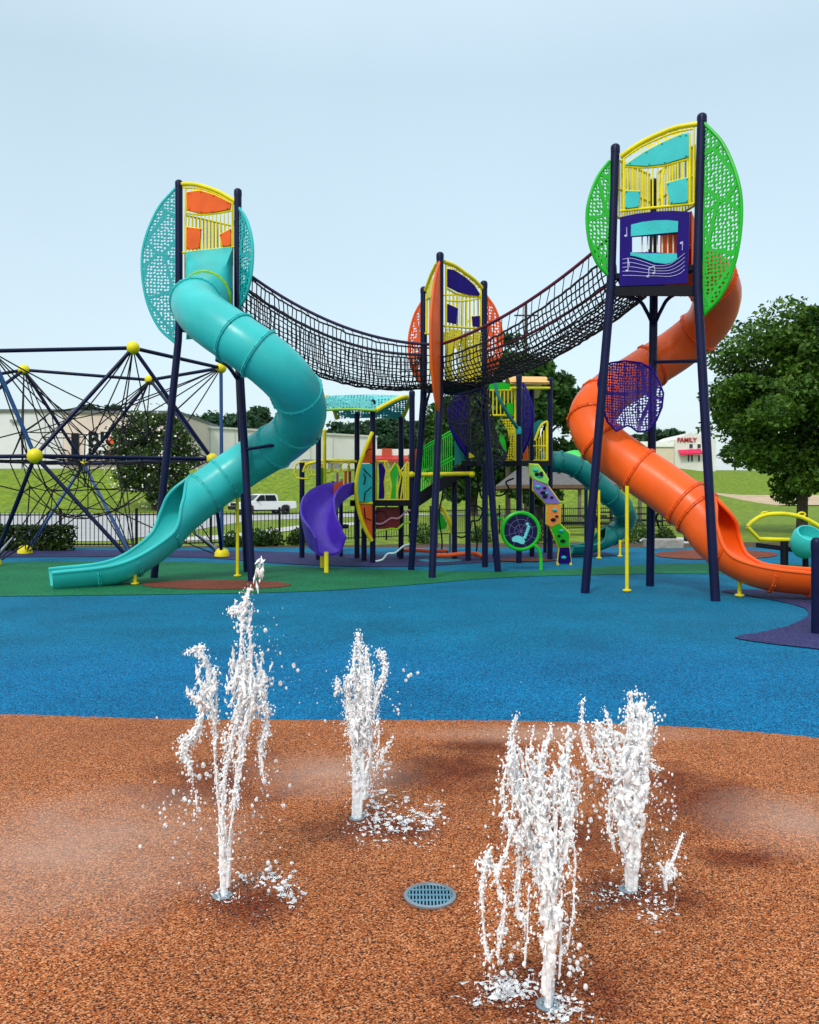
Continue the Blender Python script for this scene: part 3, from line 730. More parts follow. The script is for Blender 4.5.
# ------------------------------------------------------------ net bridges
def net_bridge(label, n0, n1, f0, f1, z0, z1, railmat, sag=.33, gap=.06, nl=18, nc=46, rh=1.06, rh1=.72):
    base = (V3(n0, 0)+V3(f1, 0))/2
    t = thing('net_bridge', (base.x, base.y, min(z0, z1)), label, 'rope bridge', 'rope net bridges between the towers')
    s_ = lambda tt: -4*sag*tt*(1-tt)
    nr = [V3(n0, z0+rh).lerp(V3(n1, z1+rh1), k/40)+up*s_(k/40) for k in range(41)]
    fr = [V3(f0, z0+rh).lerp(V3(f1, z1+rh1), k/40)+up*s_(k/40) for k in range(41)]
    for p in (nr, fr):
        m = MB(); m.tube(p, .028, 8); obj('handrail', m, railmat, t)
    grid = []
    for k in range(nc+1):
        tt = k/nc; h_ = lerp(rh, rh1, tt)
        A = V3(n0, z0).lerp(V3(n1, z1), tt)+up*s_(tt)*1.08; B = V3(f0, z0).lerp(V3(f1, z1), tt)+up*s_(tt)*1.08
        row = []
        for j in range(nl+1):
            u_ = j/nl
            # U section: side, curved corner, floor, corner, side
            a = (u_-.5)*2
            x = .5+.5*math.copysign(min(1, abs(math.sin(a*PI/2*1.0))**.8), a)
            zz = (h_-gap)*max(0, (abs(a)-.25)/.75)**1.5
            wob = .012
            row.append(A.lerp(B, x)+up*zz+Vector((random.uniform(-wob, wob), random.uniform(-wob, wob), random.uniform(-wob, wob))))
        grid.append(row)
    m = MB()
    for row in grid: m.tube(row, .0125, 4, False)
    for j in range(nl+1): m.tube([g[j] for g in grid],   .0125 if j not in (0, nl) else .02, 4, False)
    lash = m
    for k in range(0, nc+1, 2):
        for e_ in (0, nl):
            p = grid[k][e_]; src = nr if e_ == 0 else fr; c = src[min(40, int(k/nc*40))]; lash.tube([p, c], .009, 4, False)
    obj('rope_net', m, M['black'], t, smooth_=False)
    return t
net_bridge('sagging black net bridge with navy handrails between teal tower and orange tower', LT_R, CT_F, LT_B, CT_L, ZL, ZC, M['rope'], .36)
net_bridge('sagging black net bridge with wine-red handrails between orange tower and green tower', (3.2,12.78), CT_F, RT_B, CT_R, ZR-.2, ZC, M['wine'], .22, gap=.26, rh=.88)
# net tunnel from the centre tower down to the square deck
path = resample(catmull([P(463,384,16.3), P(466,402,16.5), P(476,428,17.0), P(492,458,17.9)], 8), 24)
t = thing('net_tunnel', P(492,462,17.9), 'black net tunnel dropping from the orange tower to the purple-panelled deck', 'rope tunnel')
m = MB(); rows = []
for i, p in enumerate(path):
    f_ = i/24; tt = (path[min(i+1, 24)]-path[max(i-1, 0)]).normalized(); s = tt.cross(Vector((0,1,0))).normalized(); u = s.cross(tt)
    r_ = lerp(.50, .30, smooth(0, .9, f_))
    rows.append([p+(s*math.cos(2*PI*k/22)+u*math.sin(2*PI*k/22))*r_*random.uniform(.96, 1.04) for k in range(22)])
for r in rows[::6]: m.tube(r, .013, 4, False, True)
for k in range(0, 22, 1):
    m.tube([rows[i][(k+(i//2)) % 22] for i in range(0, 25, 2)], .0095, 4, False)
    m.tube([rows[i][(k-(i//2)) % 22] for i in range(0, 25, 2)], .0095, 4, False)
obj('rope_net', m, coat('lightened_rope', (.07,.062,.06), .8, .5, 9), t, smooth_=False)  # rope coloured lighter grey-brown so the net stands out from the dark trees
for i in (0, 24):
    m = MB(); m.tube(rows[i], .03, 6, False, True); obj('hoop', m, M['navy'], t)
# ------------------------------------------------------------ low deck with turquoise roof
def spost(parent, px, ytop, ybot, mat=None, r=.065):
    b = G(px, ybot); return post(parent, [b, P(px, ytop, b.y)], r, mat)
t = thing('play_deck', (-.7, 19.2, 0), 'low navy play deck under a perforated turquoise roof with orange leaf climber', 'play structure')
for px, yt, yb in ((318.5,414,560),(357,414,558.5),(372.7,401,563),(401,418,559),(412,392,563)): spost(t, px, yt, yb)
spost(t, 364, 529, 561)
s = MB(); s.slab([P(350,503,18.55), P(412,503,18.55), P(402,503.5,20.1), P(350,503.5,20.1)], .13, (0,0,1)); obj('deck', s, M['deck'], t)
# vaulted roof leaf with yellow gable rims
def roofp(u, v):
    xl = -2.05+.25*v; xr = -.76+.58*v+.42*math.sin(PI*v)
    return Vector((lerp(xl, xr, u), 18.4+1.85*v, 3.44+.42*math.sin(PI*v)+.03*math.sin(PI*u)))
s = MB(); nu, nv = 10, 14
vs = [roofp(i/nu, j/nv)+up*o_ for o_ in (.02, -.02) for j in range(nv+1) for i in range(nu+1)]
K = (nu+1)*(nv+1)
fs = [(j*(nu+1)+i, j*(nu+1)+i+1, (j+1)*(nu+1)+i+1, (j+1)*(nu+1)+i) for j in range(nv) for i in range(nu)]
s.add(vs, fs+[tuple(reversed([q_+K for q_ in f])) for f in fs])
o = obj('roof', s, M['troof'], t); uvmap(o, Vector((1,0,0)), Vector((0,1,0)), Vector((0,18,0)))
for u_ in (0, 1):
    e = MB(); e.tube([roofp(u_, j/20) for j in range(21)], .05, 8); obj('gable_rim', e, M['yellow'], o)
e = MB(); e.tube([roofp(i/6, 0) for i in range(7)], .03, 8); obj('eave_rim', e, M['lime'], o)
e = MB(); e.slab([roofp(0,0)+up*.0, roofp(1,0), roofp(.93,0)+up*.27+Vector((0,.05,0)), roofp(0,0)+up*.3+Vector((0,.05,0))], .02)
o2 = obj('fascia_panel', e, M['troof'], t); uvmap(o2, Vector((1,0,0)), up, Vector((0,18,0)))
# leaf climber with three coloured panels
q = z2(290, 370, 4.653); D = G(372.7, 563)
cur = [P(*q(x, y), 18.5-.25*(380-x)/75) for x, y in [(383,290),(350,370),(322,450),(308,530),(312,610),(330,690),(355,750),(380,795)]]
pc = catmull(cur, 6); e = MB(); e.tube(pc, .045, 8); lc = obj('leaf_climber', e, M['yellow'], t)
def band(y0, y1, mat, nm):
    ys_ = np.linspace(y0, y1, 9); cx_ = [p for p in [(383,290),(350,370),(322,450),(308,530),(312,610),(330,690),(355,750),(380,795)]]
    L_ = [P(*q(np.interp(y, [c[1] for c in cx_], [c[0] for c in cx_])+3, y), 18.5-.25*(380-np.interp(y, [c[1] for c in cx_], [c[0] for c in cx_]))/75) for y in ys_]
    R_ = [P(*q(381, y), 18.52) for y in ys_]
    s = MB(); s.slab(L_+R_[::-1], .03); return obj(nm, s, mat, lc)
band(300, 433, M['insO'], 'panel'); band(437, 613, M['insT'], 'panel'); band(627, 785, M['insO'], 'panel')
for ln in ([(340,400),(365,370),(380,368)], [(330,440),(350,470),(380,500)], [(318,490),(338,480),(352,500),(345,530),(325,545)], [(380,545),(350,570),(345,610)], [(345,640),(350,690),(380,700)]):
    s = MB(); s.tube([P(*q(x, y), 18.36) for x, y in ln], .014, 5); obj('vein', s, M['deck'], lc)
e = MB(); e.tube([P(*q(320,620), 18.4), P(*q(384,620), 18.5)], .03, 6); obj('crossbar', e, M['yellow'], lc)
# railing with hexagon inserts
s = MB(); Yr = 18.75
rr = lambda x, y, Y_=Yr: P(*q(x, y), Y_)
for ln in ([(400,425),(450,425),(460,450)], [(400,605),(556,605)], [(403,425),(403,605)], [(440,428),(448,470),(440,520),(446,604)], [(465,604),(472,540),(462,480),(490,432),(505,450),(515,500),(502,560),(498,604)], [(515,604),(528,500),(515,470),(548,428),(553,430),(553,604)], [(540,440),(540,604)], [(527,470),(530,604)]):
    s.tube([rr(*p) for p in ln], .02, 6)
g = obj('railing', s, M['yellow'], t)
s = MB(); s.slab([rr(*p, 18.77) for p in [(412,436),(428,433),(446,468),(441,540),(438,600),(412,600),(415,520)]], .03); obj('insert_panel', s, M['purple'], g)
s = MB(); s.slab([rr(*p, 18.77) for p in [(478,452),(494,440),(506,465),(494,520),(492,600),(464,600),(470,530),(466,470)]], .03); obj('insert_panel', s, M['green'], g)
s = MB(); s.slab([P(376,507,18.9), P(400,507,18.9), P(400,529,18.9), P(376,529,18.9)], .03); rp = obj('ship_wheel_panel', s, M['red'], t)
s = MB(); c = P(380.5,518,18.86); s.tube([c+Vector((.16*math.cos(a*PI/8), 0, .16*math.sin(a*PI/8))) for a in range(16)], .012, 6, closed=True); obj('wheel_ring', s, coat('wine_ring', (.09,.004,.008), .4), rp)
for (pts_, mt) in (([(398,715),(430,715),(470,690),(505,690),(545,655),(560,655)], 'pink'), ([(398,760),(440,745),(475,738),(500,740),(530,715),(560,708)], 'lime'), ([(398,890),(430,882),(455,855),(490,850),(530,818),(560,810)], 'pale')):
    s = MB(); s.tube(catmull([rr(*p, 18.55) for p in pts_], 4), .022, 7); obj('wavy_rung', s, M[mt], t)
s = MB(); s.slab([P(413.5,450,18.7), P(418.5,448,18.7), P(418,486,18.7), P(414,490,18.7)], .03); obj('side_panel', s, M['insO'], t)
# coloured bits beyond the deck
t2 = thing('chime_post', P(342,560,20.6), 'row of short coloured chime bars above the violet slide', 'chimes')
t2.location.z = 0
for i, (c_, h0) in enumerate((('red',494),('pink',490),('insT',492),('insO',488),('red',484))):
    s = MB(); s.tube([P(333+i*4.2, h0, 20.6), P(333+i*4.2, h0-13-i % 2*4, 20.6)], .035, 8); obj('chime_bar', s, M[c_], t2)
s = MB(); s.tube([P(341,497,20.6), G(341,556.6)], .05, 8); s.beam(P(329,496,20.6), P(354,486,20.6), .06, .05); obj('stand', s, M['navy'], t2)
# overhead ring ladder
t = thing('ring_ladder', G(302,558), 'yellow overhead bar with hanging trapeze rings left of the low deck', 'monkey bars')
spost(t, 302, 462, 558)
s = MB(); s.tube(catmull([P(303,472,20.1), P(308,464,20.1), P(330,461,20.0), P(357,461.5,19.9)], 6), .03, 8); s.tube(catmull([P(300,470,20.9), P(308,463,20.8), P(330,460,20.6), P(357,460.5,20.5)], 6), .03, 8); obj('overhead_rail', s, M['yellow'], t)
for i, px in enumerate((303, 315, 327, 336, 345, 352)):
    sc_ = (1, .8, .6, .55, .5, .45)[i]; s = MB()
    s.tube([P(px+dx*sc_, 463+dy*sc_, 20.1) for dx, dy in ((-7,2),(-9,9),(-6,15),(5,16),(9,10),(8,2),(3,-1),(-3,-1))], .02, 6, closed=True); obj('ring', s, M['yellow'], t)
t = thing('fire_pole', G(324.5,559), 'yellow sliding pole beside the violet slide', 'pole')
s = MB(); s.tube([G(324.5,559), P(324.5,431,20)], .045, 10); obj('pole', s, M['yellow'], t); s = MB(); s.ball(P(324.5,431,20), .047, 10, 6); obj('cap', s, M['yellow'], t)
s = MB(); s.tube([P(320.5,468,19.9), P(320.5,490,19.9)], .06, 8); obj('grip_sleeve', s, M['green'], t)
# violet slide
pts = [P(350,492,18.7), P(340,496,18.45), P(328,506,18.1), P(320,520,17.7), P(318,534,17.3), P(322,546,16.95), P(329,553,16.7)]
t = thing('open_slide', (pts[-1].x, 16.5, 0), 'curved violet open slide with high walls coming off the low deck', 'slide')
path = catmull(pts, 8); n = len(path); vs = []; 
prof = [(-.52,.44),(-.47,.46),(-.40,.30),(-.34,.06),(-.22,0),(0,-.015),(.22,0),(.34,.06),(.40,.30),(.47,.46),(.52,.44),(.46,.2),(.40,-.02),(.25,-.08),(0,-.09),(-.25,-.08),(-.40,-.02),(-.46,.2)]
prof = prof[::-1]
for i, p in enumerate(path):
    tt = (path[min(i+1, n-1)]-path[max(i-1, 0)]); tt.z *= .6; tt.normalize(); s_ = tt.cross(up).normalized(); u_ = s_.cross(tt)
    hs = lerp(.55, 1.0, smooth(0, n*.5, i)) if i < n-8 else lerp(1.0, .7, (i-n+8)/8)
    for x, y in prof: vs.append(p+s_*(x*.72)+u_*(y*hs))
K = len(prof); fs = [(i*K+k, i*K+(k+1) % K, (i+1)*K+(k+1) % K, (i+1)*K+k) for i in range(n-1) for k in range(K)]
fs += [tuple(range(K))[::-1], tuple((n-1)*K+k for k in range(K))]
s = MB(); s.add(vs, [tuple(reversed(f)) for f in fs]); obj('slide_bed', s, M['violet'], t, sharp=50)
for px, yb, yt in ((326.3,573,556),(322.3,568,553)):
    s = MB(); b = G(px, yb); s.tube([b, P(px, yt-4, b.y+.1)], .045, 8); obj('support_leg', s, M['yellow'], t)
s = MB(); s.slab([P(333.5,497,18.45), P(334,484,18.45), P(343,480,18.5), P(343,490,18.5)], .04); obj('entry_guard', s, M['orange'], t)
t = thing('stump_table', G(336,551), 'small dark round table behind the violet slide', 'table')
s = MB(); c = G(336,551); s.lathe(c, [(.14,0),(.12,.55),(.1,.62)], 12); obj('pedestal', s, M['deck'], t)
s = MB(); s.lathe(c, [(.001,.62),(.34,.63),(.36,.68),(.34,.74),(.001,.75)], 20); obj('table_top', s, M['deck'], t)

# ------------------------------------------------------------ square deck (purple leaves, tan roof)
t = thing('play_deck', (2.2, 19.2, 0), 'square navy play deck with purple leaf panels and small tan roof', 'play structure')
for px, yt, yb in ((468,392,561),(519,375.6,563),(532,386,557),(550,379,560)): spost(t, px, yt, yb)
spost(t, 454.5, 468, 559); spost(t, 485, 464, 567)
s = MB(); s.slab([P(462,463.5,18.5), P(521,463.5,18.3), P(552,463.5,19.3), P(530,463,20.4), P(470,463,20.2)], .12, (0,0,1)); obj('deck', s, M['deck'], t)
s = MB(); a = []
for v in range(9):
    f = v/8
    for px in (510.5, 549.5):
        b_ = P(px, 388, 18.5+.9*(px-510)/40); a.append(b_+Vector((.1*0, 1.6*f, .36*math.sin(PI*(.12+.88*f)))))
fs = [(2*i, 2*i+1, 2*i+3, 2*i+2) for i in range(8)]
s.add(a+[p-up*.04 for p in a], fs+[tuple(reversed([k+18 for k in f])) for f in fs]); obj('roof', s, M['tan'], t)
e = MB(); e.tube([P(510.5,388,18.5), P(549.5,388,19.4)], .03, 6); obj('eave_rim', e, M['yellow'], t)
dpx = lambda x, y, Y_: P(420+x/3.723, 360+y/3.723, Y_)
leaf(t, dpx(384,85,18.45), dpx(384,345,18.45), [dpx(x, y, Y_) for x, y, Y_ in ((402,125,18.3),(418,180,18.2),(419,235,18.2),(405,295,18.3))], M['vleaf'], M['purple'])
leaf(t, P(466.5,394,19.2), P(466.5,456,19.2), [P(x, y, Y_) for x, y, Y_ in ((455,398,19.0),(449,408,18.9),(450,425,18.9),(457,442,19))], M['purple'], M['purple'])
# green topped door panel, yellow surrounds
s = MB(); Yd = 18.9
s.slab([dpx(x, y, Yd) for x, y in ((250,95),(275,86),(310,84),(340,92),(352,108),(250,112))], .03); gp = obj('arch_panel', s, M['green'], t)
s = MB()
for x in range(258, 356, 14): s.tube([dpx(x,108,Yd), dpx(x,205,Yd)], .014, 6)
for y in (112, 206): s.tube([dpx(250,y,Yd), dpx(356,y,Yd)], .022, 6)
s.tube([dpx(354,95,Yd), dpx(354,375,Yd)], .025, 6); obj('railing', s, M['yellow'], t)
s = MB(); s.slab([dpx(x, y, Yd-.03) for x, y in ((322,160),(347,160),(347,203),(325,203))], .03); obj('insert_panel', s, M['green'], t)
s = MB(); s.slab([dpx(x, y, Yd) for x, y in ((300,220),(356,218),(356,372),(305,378),(325,360),(335,310),(325,260))], .03); o = obj('entry_panel', s, M['yperf'], t); uvmap(o, Vector((1,0,0)), up, Vector((0,0,0)))
s = MB(); s.slab([dpx(x, y, 19.3) for x, y in ((300,270),(318,300),(322,340),(305,360),(290,330))], .03); obj('insert_panel', s, M['green'], t)
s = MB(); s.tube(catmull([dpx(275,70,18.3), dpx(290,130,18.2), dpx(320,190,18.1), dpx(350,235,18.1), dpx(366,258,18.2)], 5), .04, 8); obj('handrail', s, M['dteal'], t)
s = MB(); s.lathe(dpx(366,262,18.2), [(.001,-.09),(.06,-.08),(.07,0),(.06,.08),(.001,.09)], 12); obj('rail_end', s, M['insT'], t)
s = MB(); Yd = 19.4
s.tube(catmull([dpx(428,300,Yd), dpx(450,245,Yd), dpx(474,228,Yd)], 5), .03, 6); s.tube([dpx(474,228,Yd), dpx(474,375,Yd)], .025, 6)
for x in range(434, 474, 9): s.tube([dpx(x,300-(x-434)*1.4,Yd), dpx(x,375,Yd)], .015, 6)
for y in (320, 374): s.tube([dpx(422,y,Yd), dpx(474,y,Yd)], .02, 6)
obj('railing', s, M['yellow'], t)
s = MB(); s.slab([dpx(x, y, Yd+.1) for x, y in ((424,235),(440,224),(470,226),(452,250),(430,298),(424,300))], .03); obj('insert_panel', s, M['dteal'], t)
s = MB(); s.slab([dpx(x, y, 19.2) for x, y in ((384,340),(402,318),(404,372),(384,374))], .03); obj('insert_panel', s, M['insO'], t)
s = MB(); s.slab([P(*z2(400,370,8.19)(x, y), 19.0) for x, y in ((565,675),(620,710),(565,722))], .03); obj('flag_panel', s, M['yellow'], t)
# staircase with green balustrade
t = thing('staircase', G(408,556), 'sloping stair ramp with green balustrades rising to the square deck', 'stairs')
s = MB(); Ys = 19.6
for k in range(9):
    f = k/8; p = P(lerp(412,466,f), lerp(507,468,f), Ys); s.box(p+Vector((0,.5,0)), (.2, 1.0, .05))
s.slab([P(408,500,Ys), P(466,461,Ys), P(466,474,Ys), P(408,514,Ys)], .06); obj('stringer', s, M['deck'], t)
s = MB()
for k in range(20):
    px = 412+k*2.1; f = (px-412)/54; s.tube([P(px, lerp(498,462,f), Ys), P(px, lerp(453,421,f), Ys)], .016, 6)
for dy in (0, 26): s.tube([P(408,456+dy,Ys), P(453,430+dy*1.02,Ys)], .025, 6)
obj('balustrade', s, M['green'], t)
s = MB()
for k in range(20):
    px = 412+k*2.1; f = (px-412)/54; s.tube([P(px, lerp(498,464,f), Ys+1.1), P(px, lerp(456,424,f), Ys+1.1)], .016, 6)
for dy in (0, 26): s.tube([P(408,458+dy,Ys+1.1), P(455,432+dy*1.02,Ys+1.1)], .025, 6)
obj('balustrade', s, M['green'], t)
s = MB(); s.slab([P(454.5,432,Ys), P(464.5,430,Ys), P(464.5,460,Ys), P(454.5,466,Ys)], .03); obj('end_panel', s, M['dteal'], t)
# pull-up bar
t = thing('pull_up_bar', (.9, 18.65, 0), 'long yellow horizontal bar between the low deck and the square deck', 'bar')
s = MB(); s.tube([P(411,475,18.55), P(474,473.5,18.6)], .05, 10); obj('bar', s, M['yellow'], t)
for px in (411.5, 472):
    s = MB(); s.ball(P(px,474.5,18.5), .07, 10, 6); obj('end_clamp', s, M['yellow'], t)
# hexagon climbing wall
t = thing('climbing_wall', G(562,563), 'zigzag column of green, violet, orange and purple climbing panels with holds', 'climbing wall')
q = z2(500, 440, 7.875)
for poly, mt, holds in (([(237,190),(300,195),(350,265),(378,310),(378,350),(262,305),(237,270)], coat('light_green_sheet', (.2,.62,.12), .4), [(282,238),(325,258),(293,270),(312,285),(322,275)]),
    ([(258,310),(375,360),(470,490),(465,500),(365,500),(262,390)], coat('lilac_sheet', (.21,.15,.5), .4), [(300,368),(352,378),(338,415),(370,420),(355,445),(408,452)]),
    ([(370,510),(475,510),(475,650),(400,685),(370,660)], coat('light_orange_sheet', (.85,.28,.05), .4), [(432,552),(447,602),(420,628)]),
    ([(400,690),(465,655),(545,735),(543,835),(465,840)], M['green'], [(483,715),(465,755),(495,795)]),
    ([(470,850),(545,845),(560,970),(455,970)], M['purple'], [(502,925),(515,880)])):
    s = MB(); pp = [P(*q(x, y), 18.4) for x, y in poly]; s.slab(pp, .04); o = obj('panel', s, mt, t)
    e = MB(); e.tube([p+Vector((0,.05,0)) for p in pp], .03, 6, closed=True); obj('edge_rim', e, M['yellow'], o)
    for i, h in enumerate(holds):
        b_ = MB(); b_.ball(P(*q(*h), 18.36), .034 if i % 2 else .05, 8, 5, (1.2,.6,.8)); obj('hold', b_, M['insT'] if i % 3 == 0 else M['deck'], o)
for x in (455, 557):
    s = MB(); s.tube([P(*q(x,972), 18.4), G(500+x/7.875, 440+985/7.875)], .03, 6); obj('foot', s, M['yellow'], t)
# round navy play disc
t = thing('play_disc', G(541,571), 'round navy disc in a green hoop with teal drawing on a curved green stand', 'play panel')
Yp = 16.7; c = P(520.7,531,Yp); R = 18.2*Yp/F
s = MB(); vs = []
s.add([c+Vector((R*math.cos(a*PI/20), y_, R*math.sin(a*PI/20))) for y_ in (-.02, .02) for a in range(40)], [tuple(range(40)), tuple(range(79, 39, -1))]+[(a, 40+a, 40+(a+1) % 40, (a+1) % 40) for a in range(40)], True)
d_ = obj('disc', s, M['purple'] if 0 else M['navy'], t)
s = MB(); s.tube([c+Vector((R*math.cos(a*PI/24), 0, R*math.sin(a*PI/24))) for a in range(48)], .04, 8, closed=True); obj('hoop', s, M['green'], t)
w_ = coat('faint_lilac_line', (.12,.1,.3), .5)
s = MB()
for k in range(4):
    a = k*PI/4+.3; s.tube([c+Vector((R*.9*math.cos(a), -.024, R*.9*math.sin(a))), c-Vector((R*.9*math.cos(a), .024, R*.9*math.sin(a)))], .006, 4)
for rr_ in (.35, .65): s.tube([c+Vector((R*rr_*math.cos(a*PI/12), -.024, R*rr_*math.sin(a*PI/12))) for a in range(24)], .006, 4, closed=True)
obj('web_lines', s, w_, d_)
s = MB(); o3 = z2(500,440,7.875); pz = lambda x, y: P(*o3(x, y), Yp-.03)
s.slab([pz(x, y) for x, y in ((92,785),(100,765),(130,752),(160,755),(185,770),(198,800),(185,820),(165,818),(130,803),(100,800))], .02)
for x, y in ((196,768),(203,750),(209,733),(216,717),(222,700),(226,685),(216,664)): s.ball(pz(x, y), .036, 10, 6, (1,.5,1))
obj('teal_drawing', s, coat('pale_teal_sheet', (.12,.55,.6), .4), d_)
s = MB(); s.tube(catmull([pz(262,825), pz(295,850), pz(315,890), pz(322,940), G(541,571)+up*.01], 6), .035, 8); obj('stand', s, M['green'], t)
s = MB(); s.tube(catmull([pz(20,620)+Vector((0,.05,0)), P(499,519,17.1), P(490,514,17.5), P(485.5,514,17.7)], 5), .03, 8); obj('arm', s, M['green'], t)
# wavy black rope climber and orange balance beams
t = thing('rope_climber', G(478,556), 'wavy black rope ladder hanging beneath the square deck', 'rope climber')
for a in ([(190,435),(215,460),(228,510),(245,520),(255,485),(262,470)], [(190,600),(220,595),(232,560),(215,545),(190,540)], [(75,470),(95,440),(130,430),(160,440)], [(262,500),(300,505),(330,480),(320,455),(350,440)], [(262,560),(282,575),(300,570)], [(130,655),(160,660),(185,640),(190,600)]):
    s = MB(); s.tube(catmull([dpx(x, y, 20.2) for x, y in a], 5), .022, 6); obj('rope', s, M['black'], t)
for px in (476, 493, 441):
    s = MB(); s.tube(catmull([P(px,466,20.3), P(px+2,490,20.3), P(px-2,515,20.3), P(px+1,540,20.3), G(px,557)], 4), .02, 6); obj('rope', s, M['black'], t)
t = thing('leaf_seat', G(446,553), 'small green leaf panel in a yellow frame behind the orange tower legs', 'climber')
s = MB(); s.slab([dpx(x, y, 21.5) for x, y in ((62,560),(80,570),(100,610),(96,628),(60,635))], .03); obj('leaf_panel', s, M['green'], t)
s = MB(); s.tube(catmull([dpx(62,530,21.5), dpx(85,555,21.5), dpx(105,590,21.5), dpx(118,632,21.5), dpx(110,645,21.5)], 4), .05, 8); obj('frame', s, M['yellow'], t)
s = MB(); s.tube([dpx(62,530,21.6), G(437,553.5)], .03, 6); s.tube([dpx(112,645,21.6), G(450,553.5)], .03, 6); obj('stand', s, M['gray'], t)
for k, a in enumerate(([(398,550.5),(415,550.3),(432,551),(447,550.6)], [(432,555),(446,555.2),(460,554),(474,553.4),(482,556)])):
    t = thing('balance_beam', G(a[0][0], 559), ('orange low balance beam nearer the low deck', 'orange low balance beam in front of the square deck posts')[k], 'balance beam', 'orange balance beams')
    s = MB(); s.tube(catmull([P(x, y, 20.4-k*.8) for x, y in a], 5), [.05]*(5*(len(a)-1)+1), 8); obj('beam', s, M['orange'], t)
    for x, y in (a[0], a[-1]):
        s = MB(); p = P(x, y, 20.4-k*.8); s.tube([Vector((p.x, p.y, 0)), p], .035, 6); obj('leg', s, M['navy'], t)

# ------------------------------------------------------------ dark teal tube slide
pts = [P(541,463,20.0), P(560,462,20.0), P(576,467,20.1), P(592,479,20.2), P(607,493,20.3), P(620,505,20.6), P(626,516,21.0), P(622,526,21.2), P(611,535,21.0), P(598,541,20.8), P(584,544.5,20.6), P(568,545.5,20.4)]
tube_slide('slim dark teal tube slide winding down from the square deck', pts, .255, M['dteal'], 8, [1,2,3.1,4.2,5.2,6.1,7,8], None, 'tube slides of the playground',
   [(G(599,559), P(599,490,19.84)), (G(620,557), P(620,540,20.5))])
t = thing('shade_shelter', G(585,553), 'bright green curved canopy behind the dark teal slide', 'canopy')
s = MB(); Yc = 22.4
a = [(526,466),(545,469),(562,468),(580,474),(596,484)]; b_ = [(526,464),(545,464),(566,452),(582,452),(596,472)]
lo = catmull([P(x, y, Yc) for x, y in a], 4); hi = catmull([P(x, y, Yc+1.2) for x, y in b_], 4); n = len(lo)
s.add(lo+hi+[p-up*.03 for p in lo+hi], [(i, i+1, n+i+1, n+i) for i in range(n-1)]+[(2*n+i+1, 2*n+i, 3*n+i, 3*n+i+1) for i in range(n-1)]); obj('canopy', s, coat('bright_green_sheet', (.06,.6,.09), .45), t)
for px in (586, 545):
    s = MB(); s.tube([G(px,552.5), P(px,466,22.3)], .05, 8); obj('post', s, M['navy'], t)

# ------------------------------------------------------------ right side: seesaw, post, bin, tables, pavilion
t = thing('seesaw', (8.3, 18, 0), 'yellow arched rocker with turquoise bucket seat behind the orange slide exit', 'seesaw')
q = z2(720, 500, 7.31); Yw = 17.5
s = MB(); s.tube(catmull([P(*q(x, y), Yw) for x, y in ((200,195),(240,155),(320,112),(450,100),(580,120),(680,165),(760,215))], 6), .045, 10); s.tube([P(*q(200,195), Yw), P(*q(285,285), Yw), P(*q(760,300), Yw)], .045, 10); s.tube([P(*q(760,215), Yw), P(*q(760,300), Yw)], .045, 10); obj('frame', s, M['yellow'], t)
for x, y in ((330,100), (598,104)):
    s = MB(); s.tube([P(*q(x+26*math.cos(a*PI/8), y+13*math.sin(a*PI/8)), Yw) for a in range(16)], .02, 6, closed=True); obj('handle', s, M['yellow'], t)
s = MB()
c = P(*q(625,318), 17.1); s.lathe(Vector((0,0,0)), [(.001,-.30),(.16,-.28),(.26,-.16),(.31,.02),(.30,.2),(.25,.29),(.22,.30),(.22,.2),(.2,.05),(.001,.02)], 24); rt = Matrix.Rotation(math.radians(38), 3, 'X'); s.v = [tuple(c+rt@Vector(v)) for v in s.v]; obj('seat', s, coat('pale_turquoise_plastic', (.05,.55,.52), .4), t)
s = MB(); s.beam(P(*q(270,330), 17.5), P(*q(700,385), 17.5), .12, .1); s.tube([P(*q(470,300), 17.5), Vector((P(*q(470,300), 17.5).x, 17.5, 0))], .08, 10); s.tube([P(*q(625,390), 17.3), Vector((P(*q(625,390), 17.3).x, 17.3, 0))], .06, 10); obj('base', s, M['deck'], t)
t = thing('sensor_post', G(816.5,634), 'short navy post standing at the right edge of the blue surface', 'post')
post(t, [G(816.5,634), P(816.5,541,8.97)], .055)
s = MB(); c = G(692,541); s.lathe(c, [(.25,0),(.27,.03),(.29,.55),(.3,.6),(.26,.62),(.2,.68),(.001,.7)], 20); tag(obj('litter_bin', s, M['deck']), 'dark round litter bin on the lawn behind the orange slide', 'litter bin')
wood = mottled('weathered_wood', (.09,.08,.07), (.2,.17,.14), 4)
def picnic(px, Y_, label, L_=1.9):
    c = G(px, HY+CH*F/Y_); t = thing('picnic_table', c, label, 'picnic table', 'dark picnic tables by the pavilion')
    s = MB(); s.box(c+up*.74, (L_, .75, .06)); obj('table_top', s, M['deck'], t)
    for sy in (-.7, .7):
        s = MB(); s.box(c+Vector((0, sy, .45)), (L_, .28, .05)); obj('seat', s, M['deck'], t)
    for sx in (-1, 1):
        s = MB(); s.beam(c+Vector((sx*L_*.35,-.7,0)), c+Vector((sx*L_*.35,.25,.72)), .07, .07); s.beam(c+Vector((sx*L_*.35,.7,0)), c+Vector((sx*L_*.35,-.25,.72)), .07, .07); s.beam(c+Vector((sx*L_*.35,-.75,.41)), c+Vector((sx*L_*.35,.75,.41)), .06, .06); obj('leg_frame', s, M['deck'], t)
picnic(575, 33, 'dark picnic table between the climbing wall and the dark teal slide', 2.4)
picnic(641, 37, 'dark picnic table right of the dark teal slide exit')
picnic(605, 41, 'dark picnic table furthest back beneath the pavilion roof')
